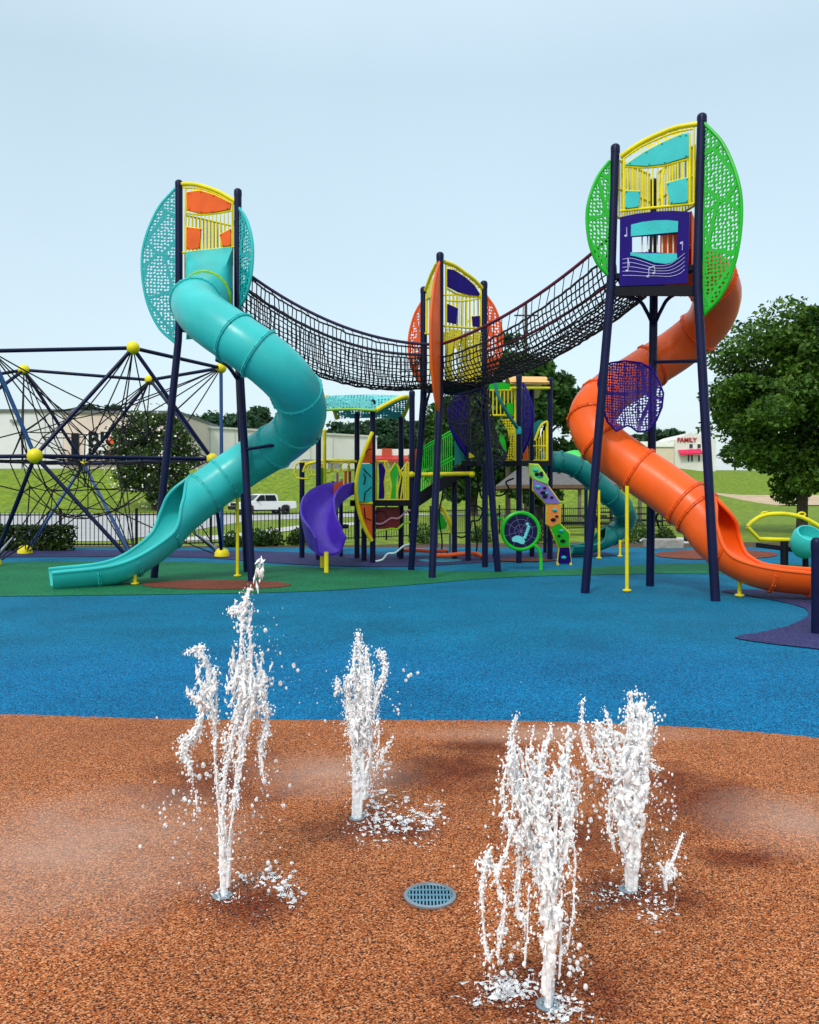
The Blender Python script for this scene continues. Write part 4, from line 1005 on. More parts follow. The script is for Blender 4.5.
s = MB(); c = G(664,549); s.box(c+Vector((.1,.4,.13)), (1.0, .7, .28)); tag(obj('stone_block', s, mottled('rough_grey_stone', (.2,.19,.17), (.38,.36,.32), 4, bump=.4), bevel=.03), 'low pale stone block by the mulch behind the orange slide', 'stone block')
# pavilion
t = thing('pavilion', (8.5, 46, 0), 'open picnic pavilion with grey shingle roof behind the dark teal slide', 'pavilion')
shing = mottled('grey_shingles', (.08,.08,.085), (.19,.18,.17), 7, bump=.3, stretch=(1,1,4))
x0, x1, y0, y1, ze, zr = 5.2, 12.6, 43, 50, 2.15, 3.3
s = MB(); ym = (y0+y1)/2
E = [Vector((x0,y0,ze)), Vector((x1,y0,ze)), Vector((x1,y1,ze)), Vector((x0,y1,ze))]; R1, R2 = Vector((x0+1.2,ym,zr)), Vector((x1-1.2,ym,zr))
s.add(E+[R1,R2], [(0,1,5,4),(1,2,5),(2,3,4,5),(3,0,4)], True); s.add([p-up*.12 for p in E], [(3,2,1,0)], True); obj('roof', s, shing, t)
s = MB()
for a, b_ in ((0,1),(1,2),(2,3),(3,0)): s.beam(E[a]-up*.1, E[b_]-up*.1, .06, .2)
obj('fascia', s, mottled('brown_fascia', (.1,.06,.035), (.17,.1,.06), 3), t)
for x, y in ((5.9,43.4),(9,43.4),(12.2,43.4),(5.9,49.6),(9,49.6),(12.2,49.6)):
    s = MB(); s.box((x, y, (ze-.12)/2), (.16,.16,ze-.12)); obj('post', s, wood, t)

# ------------------------------------------------------------ climbing dome on the left
t = thing('net_dome', G(100,556), 'large navy tube frame with yellow ball joints and black rope web inside', 'climbing net')
Nd = dict(T0=P(-10,351,17.3), T1=P(133,348,18.5), T2=P(24,370,22), T3=P(150,380,22.6), T4=P(221,368,21), M0=P(-95,458,18), M1=P(35,456,17.5), M2=P(84,464,22.6), M3=P(212,459,19.2),
          T5=P(-70,385,22), G0=G(-8,566), G1=G(25,554), G2=G(137,567), G3=G(222,557), Gb=G(-90,556))
big = dict(T1=.15, M1=.165, T2=.15, T3=.145, T4=.14, M2=.12, M3=.14, T0=.15, M0=.15, T5=.14)
for k, r in big.items():
    s = MB(); s.ball(Nd[k], r, 16, 10); obj('ball_joint', s, M['yellow'], t)
for k in ('G0', 'G1', 'G2', 'G3', 'Gb'):
    s = MB(); s.lathe(Nd[k], [(.19,.02),(.185,.10),(.14,.19),(.05,.235),(.001,.24)], 18); obj('ground_cap', s, M['yellow'], t)
edges = ['T0 T1','T1 T4','T2 T3','T3 T4','T1 M1','T1 M3','T0 M1','T2 M0','M0 M1','M1 M3','M0 M2','M2 M3','M1 G0','M1 G2','M2 G1','M2 G2','T3 M2','T3 M3','T2 T5','T5 M0','M3 G2','T4 G3','M3 G3','T0 M0','M0 G0','M0 Gb','T2 M2']
for e_ in edges:
    a, b_ = [Nd[k] for k in e_.split()]; s = MB(); s.tube([a, b_], .045, 10); obj('frame_tube', s, M['blue'] if e_ in ('T0 M1','T4 G3','M2 G1','M2 G2') else M['navy'], t)
rnd = random.Random(4)
bm = bmesh.new(); bmesh.ops.create_icosphere(bm, subdivisions=2, radius=1)
cw = P(88,462,20.0); vsph = [cw+Vector((v.co.x*1.75*rnd.uniform(.85,1.1), v.co.y*1.2*rnd.uniform(.85,1.1), v.co.z*1.45*rnd.uniform(.85,1.1))) for v in bm.verts]
esph = [(e.verts[0].index, e.verts[1].index) for e in bm.edges]; bm.free()
s = MB()
def sagrope(m, a, b_, r=.016, k=.03):
    d = (b_-a).length; m.tube([a.lerp(b_, i/4)-up*(k*d*4*(i/4)*(1-i/4)) for i in range(5)], r, 5, False)
for a, b_ in esph:
    if rnd.random() < .88: sagrope(s, vsph[a], vsph[b_], .014)
for v in vsph[::2]: sagrope(s, v, cw+(v-cw)*.45, .013)
inn = [cw+(v-cw)*.45 for v in vsph[::2]]
for i in range(0, len(inn)-1): sagrope(s, inn[i], inn[(i*5+3) % len(inn)], .013)
for k in ('T1','T2','T3','T4','M1','M2','M3','G1','G2','G3','G0','T0','M0'):
    near = sorted(range(len(vsph)), key=lambda i: (vsph[i]-Nd[k]).length)[:7]
    for i in near[:6 if k[0] == 'T' else 4]: sagrope(s, Nd[k], vsph[i], .016, .012)
obj('rope_web', s, M['black'], t, smooth_=False)
for k in ('G0','G3'):
    s = MB(); s.tube([Nd[k].lerp(cw, .04)+up*.12, Nd[k].lerp(cw, .2)+up*.12], .03, 6); obj('turnbuckle', s, M['metal'], t)

# ------------------------------------------------------------ fence
fl = [(-14.5,23.6),(-7.6,24.0),(-3.5,26.2),(.6,30.0),(5.5,35.5),(11.2,39.3),(14.2,41)]
fence = thing('picket_fence', (0,29,0), 'black metal picket fence running behind the whole playground', 'fence')
dd = resample([Vector((x, y, 0)) for x, y in fl], 16)
for i, p in enumerate(dd):
    s = MB(); s.box(p+up*.56, (.065,.065,1.12)); s.ball(p+up*1.14, .045, 8, 5); obj('post', s, M['deck'], fence)
    if i < len(dd)-1:
        a, b_ = p, dd[i+1]; d = b_-a; s = MB(); s.beam(a+up*.12, b_+up*.12, .03, .035); s.beam(a+up*.98, b_+up*.98, .03, .035)
        n = int(d.length/.115)
        for k in range(1, n): s.box(a.lerp(b_, k/n)+up*.56, (.017,.017,.98))
        obj('picket_panel', s, M['deck'], fence, smooth_=False)
t = thing('utility_pole', G(528,515), 'tall bare utility pole rising behind the right net bridge', 'utility pole')
s = MB(); c = Vector((8.8,62,0)); t.location = c; s.tube([c, c+up*16.2], [.16,.11], 10); obj('pole', s, M['bark'], t)
s = MB(); s.beam(c+Vector((-.9,-.12,15.2)), c+Vector((.9,-.12,15.2)), .1, .1); obj('crossarm', s, M['bark'], t)

# ------------------------------------------------------------ foliage
def leafmesh(name, pts, size, mat, parent, seed=0, flat=.0, asp=.55):
    rg = np.random.default_rng(seed); n = len(pts); pts = np.asarray(pts)-np.array(rootloc(parent) if parent is not None else (0,0,0))
    a = rg.normal(size=(n,3)); a[:,2] *= .7; a /= np.linalg.norm(a, axis=1)[:,None]
    b_ = rg.normal(size=(n,3)); b_ -= a*(a*b_).sum(1)[:,None]; b_ /= np.linalg.norm(b_, axis=1)[:,None]
    sz = size*rg.uniform(.6, 1.3, (n,1))
    v = np.empty((n,4,3)); v[:,0] = pts-a*sz; v[:,1] = pts-b_*sz*asp; v[:,2] = pts+a*sz; v[:,3] = pts+b_*sz*asp
    me = bpy.data.meshes.new(name); me.vertices.add(4*n); me.vertices.foreach_set('co', v.ravel())
    me.loops.add(4*n); me.loops.foreach_set('vertex_index', np.arange(4*n, dtype=np.int32))
    me.polygons.add(n); me.polygons.foreach_set('loop_start', np.arange(0, 4*n, 4, dtype=np.int32)); me.polygons.foreach_set('loop_total', np.full(n, 4, np.int32))
    me.update(); me.validate(); me.materials.append(mat)
    o = bpy.data.objects.new(name, me); C.objects.link(o)
    if parent is not None: o.parent = parent
    return o
def clumps(cen, rad, n, per, crad, seed, zbias=0.0, shell=.5):
    rg = np.random.default_rng(seed); out = []; cs = []
    for i in range(n):
        d = rg.normal(size=3); d /= np.linalg.norm(d); r = rg.uniform(shell, 1)**.6
        c = np.array(cen)+d*r*np.array(rad); cs.append(c)
        s = crad*rg.uniform(.6, 1.25); k = int(per*rg.uniform(.6, 1.3))
        q_ = rg.normal(size=(k,3)); q_ /= np.linalg.norm(q_, axis=1)[:,None]; q_ *= (rg.uniform(0,1,(k,1))**.45)*s; q_[:,2] *= .62
        out.append(c+q_)
    return np.concatenate(out), cs
def tree(name, label, base, cen, rad, n, per, crad, lsize, mat, trunk_r, seed, group=None, cat='tree', shell=.5, limbs=12, extra=None):
    t = thing(name, base, label, cat, group); base = Vector(base)
    pts, cs = clumps(cen, rad, n, per, crad, seed, shell=shell)
    if extra is not None: pts = np.concatenate([pts]+extra)
    leafmesh('crown', pts, lsize, mat, t, seed)
    s = MB(); top = Vector(cen)+up*rad[2]*.5; fork = base.lerp(top, .3); rn = random.Random(seed)
    s.tube([base-up*.1, base+up*.25, fork, base.lerp(top, .6), top], [trunk_r*1.5, trunk_r*1.05, trunk_r*.9, trunk_r*.55, trunk_r*.15], 10)
    for c in cs[:limbs]:
        c = Vector(c); st = base.lerp(top, rn.uniform(.28, .7)); mid = st.lerp(c, .5)+up*.08*(c-st).length; s.tube([st, mid, c], [trunk_r*.4, trunk_r*.25, trunk_r*.06], 6)
    obj('trunk', s, M['bark'], t); return t
oakM = leafmat('oak_leaves', (.013,.05,.006), (.115,.235,.02), .8)
midM = leafmat('green_leaves', (.014,.055,.012), (.06,.15,.02), .5)
farM = leafmat('far_leaves', (.02,.062,.03), (.055,.13,.05), .12)
magM = leafmat('glossy_dark_leaves', (.018,.045,.011), (.085,.16,.03), 1.0)
hedgeM = leafmat('hedge_leaves', (.012,.035,.005), (.05,.1,.01), 2.5)
tree('broadleaf_tree', 'large dense dark green tree with low spreading crown at the right edge', (16.75,35,0), (16.9,35,5.45), (4.0,3.8,4.0), 118, 680, 1.1, .115, oakM, .22, 11, limbs=34, shell=.35)
tree('broadleaf_tree', 'dark rounded tree behind the square deck and right net bridge', (8.2,52,0), (8.0,52,5.9), (2.5,2.6,4.6), 48, 330, 1.15, .24, midM, .28, 12, limbs=20, shell=.4)
tree('slender_tree', 'narrow sparse tree beside the utility pole seen through the net bridge', (7.2,60,0), (7.2,60,9.3), (1.5,1.5,4.6), 26, 170, .9, .2, midM, .2, 13, shell=.2, limbs=14)
tree('broadleaf_tree', 'mid green tree behind the legs of the orange tower', (5.2,66,0), (5.0,66,6.0), (4.2,3.5,4.6), 55, 260, 1.5, .3, midM, .3, 14, shell=.4)
zb = hz(-23.5,79)
mt = tree('magnolia_tree', 'round dark magnolia dotted with white flowers behind the rope dome', (-24.6,79,zb), (-24.9,79,zb+5.3), (3.9,3.4,4.3), 95, 480, 1.15, .15, magM, .25, 15, shell=.45)
rg = np.random.default_rng(5); d = rg.normal(size=(420,3)); d[:,1] = -abs(d[:,1]); d /= np.linalg.norm(d, axis=1)[:,None]
leafmesh('blossoms', np.array((-24.9,79,zb+5.3))+d*np.array((4.6,4.1,5.0)), .11, coat('white_petals', (.72,.7,.6), .6), mt, 6, asp=.9)
# trees along the ridge: three kinds copied
protos = []
for k in range(3):
    tt_ = tree('ridge_tree', 'distant hazy green tree in the wooded ridge behind the buildings', (0,0,0), (0,0,7.5+k), (4.2+k*.5,3.8,5.6+k*.7), 34, 150, 2.1, .55, farM, .35, 30+k, 'trees on the far wooded ridge', shell=.35, limbs=5); protos.append(tt_)
rn = random.Random(3); first = [True]*3
spots = []
for px, yt, Y_ in ((70,408,150),(92,405,155),(112,404,150),(130,409,160),(196,414,170),(212,411,165),(228,408,160),(244,410,165),(258,406,158),(270,405,160),(285,414,165),(300,420,170),(322,424,150),(336,420,150),(350,422,155),(366,416,150),(380,418,146),(394,414,150),(408,418,152),(424,420,150),(440,416,148),(456,424,150),(350,432,170),(372,428,170),(398,428,172),(420,432,175),(478,424,150),(570,440,150),(585,436,155),(655,428,215),(668,425,220),(681,430,218),(694,434,210),(640,430,215),(625,436,210),(735,440,220),(760,436,225),(790,440,220),(815,436,225),(604,438,190),(-20,410,150),(20,412,150)):
    spots.append((px, yt, Y_))
for i, (px, yt, Y_) in enumerate(spots):
    k = i % 3; top = P(px, yt, Y_); z0 = hz(top.x, Y_); h = top.z-z0; pr = protos[k]; f = h/(13.6+1.7*k)
    if first[k]: o = pr; first[k] = False
    else:
        o = pr.copy(); C.objects.link(o)
        for ch in pr.children: c_ = ch.copy(); C.objects.link(c_); c_.parent = o
    o.location = (top.x, Y_, z0-.1); o.rotation_euler = (0, 0, rn.uniform(0, 6.28)); o.scale = (max(f, .75)*rn.uniform(.9, 1.15),)*2+(f,)
# hedge and shrubs
def box_leaves(x0, x1, y0, y1, z0, z1, n, seed):
    rg = np.random.default_rng(seed); p = rg.uniform((x0,y0,z0), (x1,y1,z1), (n,3))
    for ax, lo_, hi_ in ((2,z0,z1),(1,y0,y1)):
        k = rg.random(n) < .3; p[k, ax] = np.where(rg.random(k.sum()) < (.85 if ax == 2 else .4), hi_, lo_)+rg.normal(0, .025, k.sum())
    return p
t = thing('hedge', (-10.5,23.0,0), 'clipped dark green box hedge at the left in front of the fence', 'hedge')
leafmesh('foliage', box_leaves(-14.5,-9.45,22.7,23.3,.03,.66,9000,21), .06, hedgeM, t, 21)
s = MB()
for k in range(9): s.tube([Vector((-14.2+k*.57,23,0)), Vector((-14.2+k*.57+.05,23,.5))], [.025,.01], 5)
obj('stems', s, M['bark'], t)
for i, (px, Y_, r, lb) in enumerate(((258,25.2,.34,'small round shrub left of the navy tower leg foot'),(271,25.4,.36,'small round shrub by the fence below the white truck'),(232,24.9,.3,'small round shrub left of the yellow slide leg'),(298,25.8,.33,'small shrub beside the ring ladder post'),(423,26.6,.42,'shrub in the mulch left of the orange tower foot'),(545,27,.5,'dark shrub behind the round navy disc'),(638,27,.45,'leafy shrub right of the dark teal slide exit'),(665,26.6,.33,'pale green shrub next to the stone block'),(480,27.5,.35,'low shrub in the mulch behind the balance beams'))):
    c = Vector(((px-CX)*Y_/F, Y_, 0)); t = thing('shrub', c, lb, 'shrub', 'shrubs in the mulch bed')
    rg = np.random.default_rng(60+i); d = rg.normal(size=(700,3)); d /= np.linalg.norm(d, axis=1)[:,None]; d[:,2] = abs(d[:,2]); d *= (rg.random((700,1))**.4)
    leafmesh('foliage', np.array(c)+d*np.array((r*1.15,r*1.1,r*1.6)), .05, hedgeM if i % 2 else midM, t, 60+i)
    s = MB()
    for k in range(4): s.tube([c, c+Vector((math.cos(k*1.6)*r*.5, math.sin(k*1.6)*r*.5, r))], [.018,.006], 5)
    obj('stems', s, M['bark'], t)

# ------------------------------------------------------------ buildings
def text_mb(body, size, origin, uu, vv, ext=.05, bold=.0):
    cu = bpy.data.curves.new('lettering', 'FONT'); cu.body = body; cu.size = size; cu.extrude = ext; cu.offset = bold
    ob_ = bpy.data.objects.new('lettering', cu); C.objects.link(ob_); bpy.context.view_layer.update()
    me = bpy.data.meshes.new_from_object(ob_.evaluated_get(bpy.context.evaluated_depsgraph_get()))
    nn = uu.cross(vv); m = MB()
    m.add([origin+uu*v.co.x+vv*v.co.y+nn*v.co.z for v in me.vertices], [tuple(p.vertices) for p in me.polygons], True)
    bpy.data.objects.remove(ob_); bpy.data.meshes.remove(me); bpy.data.curves.remove(cu); return m
X_, Z_ = Vector((1,0,0)), up
wallG = mottled('grey_white_panel', (.6,.6,.62), (.72,.72,.74), .15); wallP = mottled('peach_render', (.62,.5,.44), (.72,.6,.53), .2); wallW = mottled('off_white_panel', (.6,.59,.55), (.74,.73,.69), .12)
roofD = coat('dark_coping', (.12,.13,.14), .6)
def xz(px, py, Y_): return P(px, py, Y_)
t = thing('store_building', (-40,108,5), 'long grey and peach store building with big black lettering on the left bank', 'building')
def wallbox(par, px0, px1, ytop, Y_, depth, mat, nm='wall', zb=3.5):
    a, b_ = P(px0, ytop, Y_), P(px1, ytop, Y_); s = MB(); s.box(((a.x+b_.x)/2, Y_+depth/2, (a.z+zb)/2), (b_.x-a.x, depth, a.z-zb)); return obj(nm, s, mat, par)
wa = wallbox(t, -260, 63, 412, 108, 40, wallG); wp = wallbox(t, 63.3, 178, 413.5, 106.5, 40, wallP)
for (a, b_, y, Y_) in ((-260,63,411,107.9), (63.3,178,412.5,106.4)):
    s = MB(); s.box(((P(a,y,Y_).x+P(b_,y,Y_).x)/2, Y_+20, P(a,y,Y_).z+.05), (P(b_,y,Y_).x-P(a,y,Y_).x+.2, 40.4, .35)); obj('coping', s, roofD, t)
for px in (-40, -8, 22, 45):
    s = MB(); p = P(px, 440, 107.97); s.box((p.x, p.y, 8.8), (.12,.06,7.3)); obj('panel_seam', s, roofD if px == 22 else coat('pale_seam', (.42,.43,.44), .6), wa)
s = MB(); p = P(14,421,107.8); s.box(p, (.9,.5,.35)); obj('wall_lamp', s, M['gray'], wa)
s = MB(); a = P(75,447,106.35); s.box((a.x, 106.4, a.z), (.9,.3,3.6)); obj('door', s, M['deck'], wp)
s = MB(); a, b_ = P(86,459,106.4), P(112,433,106.4); s.box(((a.x+b_.x)/2, 106.42, (a.z+b_.z)/2), (b_.x-a.x, .16, b_.z-a.z)); sg = obj('sign_board', s, M['white'], wp)
obj('lettering', text_mb('BIG', 2.75, P(87.5,446.5,106.25), X_, Z_, .06, .06), M['deck'], sg)
obj('lettering', text_mb('lots', 1.75, P(88,457.5,106.25), X_, Z_, .06, .03), M['deck'], sg)
obj('exclamation_mark', text_mb('!', 4.6, P(106.5,457,106.25), X_, Z_, .06, .12), coat('orange_red_sign', (.7,.08,.02), .5), sg)
s = MB(); a, b_ = P(63.5,462,106.3), P(178,459,106.3); s.box(((a.x+b_.x)/2, 106.2, 6.0), (b_.x-a.x, .5, .25)); obj('ledge', s, M['deck'], wp)
t = thing('warehouse', (-18,130,5), 'long off-white warehouse behind the white pickup and low deck', 'building')
a, b_ = P(193,427,121), P(377,437,141.5); d = (b_-a); d.z = 0; nrm_ = Vector((-d.y, d.x, 0)).normalized()
s = MB(); zt, zb_ = 11.8, 3.5; A0, B0 = Vector((a.x,a.y,0)), Vector((b_.x,b_.y,0)); A1, B1 = A0+nrm_*30, B0+nrm_*30
s.add([A0+up*zb_, B0+up*zb_, B1+up*zb_, A1+up*zb_, A0+up*zt, B0+up*zt, B1+up*zt, A1+up*zt], [(0,1,5,4),(1,2,6,5),(2,3,7,6),(3,0,4,7),(4,5,6,7)], True); wh = obj('wall', s, wallW, t)
s = MB()
s.beam(A0-nrm_*.1+up*(zt+.1), B0-nrm_*.1+up*(zt+.1), .3, .3); obj('coping', s, coat('light_coping', (.55,.55,.52), .5), t)
for f in (.08, .2, .33, .46, .6, .73, .87):
    s = MB(); s.beam(A0.lerp(B0, f)-nrm_*.06+up*zb_, A0.lerp(B0, f)-nrm_*.06+up*zt, .1, .1); obj('panel_seam', s, coat('seam_grey', (.5,.49,.46), .6), wh)
for f in (.12, .56, .7):
    s = MB(); p = A0.lerp(B0, f)-nrm_*.08; dv = d.normalized(); s.slab([p+up*4.6, p+dv*2.6+up*4.6, p+dv*2.6+up*7.6, p+up*7.6], .1); obj('loading_door', s, M['gray'], wh)
t = thing('red_sign_store', P(390,468,135), 'white store with red sign board and red canopy seen beyond the low deck', 'building')
w_ = wallbox(t, 374, 410, 449, 137, 25, wallW)
s = MB(); a, b_ = P(382,456,136.8), P(391.5,448.5,136.8); s.box(((a.x+b_.x)/2, 136.8, (a.z+b_.z)/2), (b_.x-a.x, .3, b_.z-a.z)); obj('sign_board', s, coat('brick_red_sign', (.42,.06,.025), .5), w_)
s = MB(); a, b_ = P(372,459,135), P(412,459,135); s.add([a, b_, b_+Vector((0,2,.7)), a+Vector((0,2,.7)), a-up*.5, b_-up*.5], [(0,1,2,3),(4,5,1,0)], True); obj('canopy', s, coat('red_canopy', (.42,.03,.025), .5), w_)
t = thing('family_store', P(685,470,186), 'white gabled store with red lettering and pink awning beyond the field', 'building')
zb_ = 6.0; s = MB(); Y_ = 186; a, b_ = P(675,445,Y_), P(716,445,Y_); pk = P(690,432.5,Y_); zl = P(676,439.5,Y_).z
s.add([Vector((a.x,Y_,zb_)), Vector((b_.x,Y_,zb_)), Vector((b_.x,Y_,zl)), pk, Vector((a.x,Y_,zl))]+[Vector((a.x,Y_+20,zb_)), Vector((b_.x,Y_+20,zb_)), Vector((b_.x,Y_+20,zl)), pk+Vector((0,20,0)), Vector((a.x,Y_+20,zl))], [(0,1,2,3,4),(1,6,7,2),(2,7,8,3),(3,8,9,4),(5,0,4,9)], True); fw = obj('wall', s, wallW, t)
fl_ = wallbox(t, 640, 676, 442.5, 187, 22, mottled('beige_render', (.6,.53,.4), (.7,.62,.48), .2), 'side_wing', 6)
s = MB(); a, b_ = P(640,442,186.9), P(684,447,186.9); s.box(((a.x+b_.x)/2, 187, a.z-.5), (b_.x-a.x, .8, 1.2)); obj('cornice', s, M['white'], fl_)
obj('lettering', text_mb('FAMILY', 1.35, P(677.2,441.8,185.8), X_, Z_, .08, .035), coat('sign_red', (.42,.015,.03), .5), fw)
s = MB(); a, b_ = P(680,453.5,184.4), P(703,452.5,184.4); s.add([a, b_, b_+Vector((0,1.6,.9)), a+Vector((0,1.6,.9)), a-up*.35, b_-up*.35], [(0,1,2,3),(4,5,1,0)], True); obj('awning', s, coat('pink_awning', (.62,.02,.09), .5), fw)
for px, y0_, y1_ in ((691,448.6,443.6),(699,448.6,443.6),(688.5,462,454.5),(692,462,454.5),(699,462,454.5)):
    s = MB(); a = P(px, y0_, 185.9); b_ = P(px, y1_, 185.9); s.box((a.x, 185.95, (a.z+b_.z)/2), (.95 if y1_ < 450 else .6, .12, b_.z-a.z)); wn = obj('window', s, M['white'], fw); s = MB(); s.box((a.x, 185.87, (a.z+b_.z)/2), (.75 if y1_ < 450 else .42, .05, b_.z-a.z-.2)); obj('pane', s, coat('dark_glass', (.02,.035,.045), .1), wn)

# ------------------------------------------------------------ white pickup
tk = thing('pickup_truck', (0,0,0), 'white pickup truck with black lower front parked on the road', 'pickup truck')
wp_ = coat('white_car_paint', (.75,.76,.77), .22, .03)
def extr(prof, w0, w1=None):
    m = MB(); n = len(prof); w1 = w1 or w0
    vs = [Vector((x, -(w0 if z < 1.15 else w1), z)) for x, z in prof]+[Vector((x, (w0 if z < 1.15 else w1), z)) for x, z in prof]
    m.add(vs, [tuple(range(n)), tuple(reversed(range(n, 2*n)))]+[(i, n+i, n+(i+1) % n, (i+1) % n) for i in range(n)], True); return m
body = [(2.75,.5),(2.8,.75),(2.72,1.05),(1.5,1.18),(-2.75,1.2),(-2.8,.62),(-2.2,.5),(-2.15,.75),(-1.9,.88),(-1.55,.88),(-1.3,.75),(-1.25,.45),(1.3,.45),(1.35,.75),(1.6,.9),(1.95,.9),(2.2,.75),(2.25,.5)]
bo = obj('body', extr(body, .97), wp_, tk, bevel=.03)
cabp = [(1.5,1.181),(.75,1.78),(.4,1.86),(-.75,1.86),(-1.0,1.75),(-1.1,1.181)]
cb = obj('cab', extr(cabp, .93, .78), wp_, bo, bevel=.03)
gl = coat('tinted_glass', (.012,.018,.022), .06)
s = MB(); s.slab([Vector((1.42,-.78,1.26)), Vector((1.42,.78,1.26)), Vector((.84,.7,1.74)), Vector((.84,-.7,1.74))], .04); obj('windscreen', s, gl, cb)
for sy in (-1, 1):
    for (a, b_, c_, d_) in (((1.15,1.25),(.3,1.25),(.3,1.74),(.68,1.74)), ((.2,1.25),(-.85,1.25),(-.72,1.74),(.2,1.74))):
        s = MB(); s.slab([Vector((x, sy*(.9 if z < 1.5 else .80), z)) for x, z in (a, b_, c_, d_)], .05); obj('side_window', s, gl, cb)
s = MB(); s.box((2.78,0,.62), (.14,1.9,.32)); obj('front_bumper', s, M['deck'], bo)
s = MB(); s.box((2.77,0,.93), (.08,1.15,.24)); obj('grille', s, M['deck'], bo)
s = MB(); s.box((0,0,.42), (3.8,1.8,.16)); obj('sill_trim', s, M['deck'], bo)
for sy in (-1, 1):
    s = MB(); s.box((2.74,sy*.78,.95), (.1,.32,.2)); obj('headlight', s, coat('headlight_lens', (.6,.62,.62), .1), bo)
    s = MB(); s.box((1.05,sy*1.07,1.28), (.12,.2,.16)); obj('wing_mirror', s, M['deck'], cb)
for x in (1.78, -1.72):
    for sy in (-1, 1):
        s = MB(); prof = [(.2,-.12),(.36,-.12),(.39,-.08),(.39,.08),(.36,.12),(.2,.12)]; s.lathe(Vector((0,0,0)), prof, 20); rot = Matrix.Rotation(PI/2, 3, 'X')
        s.v = [tuple(rot@Vector(v)+Vector((x, sy*.88, .39))) for v in s.v]; wl = obj('wheel', s, coat('tyre_rubber', (.015,.015,.016), .8), tk)
        s = MB(); s.lathe(Vector((0,0,0)), [(.24,.06),(.22,.1),(.1,.09),(.001,.1)], 16); s.v = [tuple(rot@Vector((v[0], v[1], -v[2]*sy*-1))+Vector((x, sy*.9, .39))) for v in s.v]; obj('rim', s, M['metal'], wl)
tk.location = ((263-CX)*70/F, 70, 0); tk.rotation_euler = (0, 0, math.radians(218)); tk.scale = (.98, .98, .95)

# ------------------------------------------------------------ water jets
def watermat():
    m, nt, b, N, L = newmat('aerated_water')
    tc = N('ShaderNodeTexCoord'); n = N('ShaderNodeTexNoise'); n.inputs['Scale'].default_value = 60; n.inputs['Detail'].default_value = 4; L(tc.outputs['Object'], n.inputs['Vector'])
    r = N('ShaderNodeMapRange'); r.inputs['From Min'].default_value = .4; r.inputs['From Max'].default_value = .65; r.inputs['To Min'].default_value = .0; r.inputs['To Max'].default_value = .28; L(n.outputs['Fac'], r.inputs['Value'])
    L(r.outputs['Result'], b.inputs['Transmission Weight'])
    b.inputs['Subsurface Weight'].default_value = .35; b.inputs['Subsurface Radius'].default_value = (.02,.02,.02); b.inputs['Base Color'].default_value = (.955,.985,1,1); b.inputs['Roughness'].default_value = .08; b.inputs['IOR'].default_value = 1.33
    bp = N('ShaderNodeBump'); bp.inputs['Strength'].default_value = .4; bp.inputs['Distance'].default_value = .004; L(n.outputs['Fac'], bp.inputs['Height']); L(bp.outputs['Normal'], b.inputs['Normal'])
    return m
WM = watermat()
FM = WM.copy(); FM.name = 'thin_foam_film'
for n_ in FM.node_tree.nodes:
    if n_.type == 'MAP_RANGE': n_.inputs['To Min'].default_value = .25; n_.inputs['To Max'].default_value = .85
def remeshed(name, mb, voxel, parent, mat, smooth_n=2):
    o = obj(name, mb, mat, parent, smooth_=True)
    r = o.modifiers.new('merge', 'REMESH'); r.mode = 'VOXEL'; r.voxel_size = voxel; r.use_smooth_shade = True
    sm = o.modifiers.new('soften', 'SMOOTH'); sm.iterations = smooth_n; sm.factor = .5
    bpy.context.view_layer.update()
    me = bpy.data.meshes.new_from_object(o.evaluated_get(bpy.context.evaluated_depsgraph_get()))
    old = o.data; o.modifiers.clear(); o.data = me; bpy.data.meshes.remove(old); me.name = name
    me.polygons.foreach_set('use_smooth', [True]*len(me.polygons)); return o
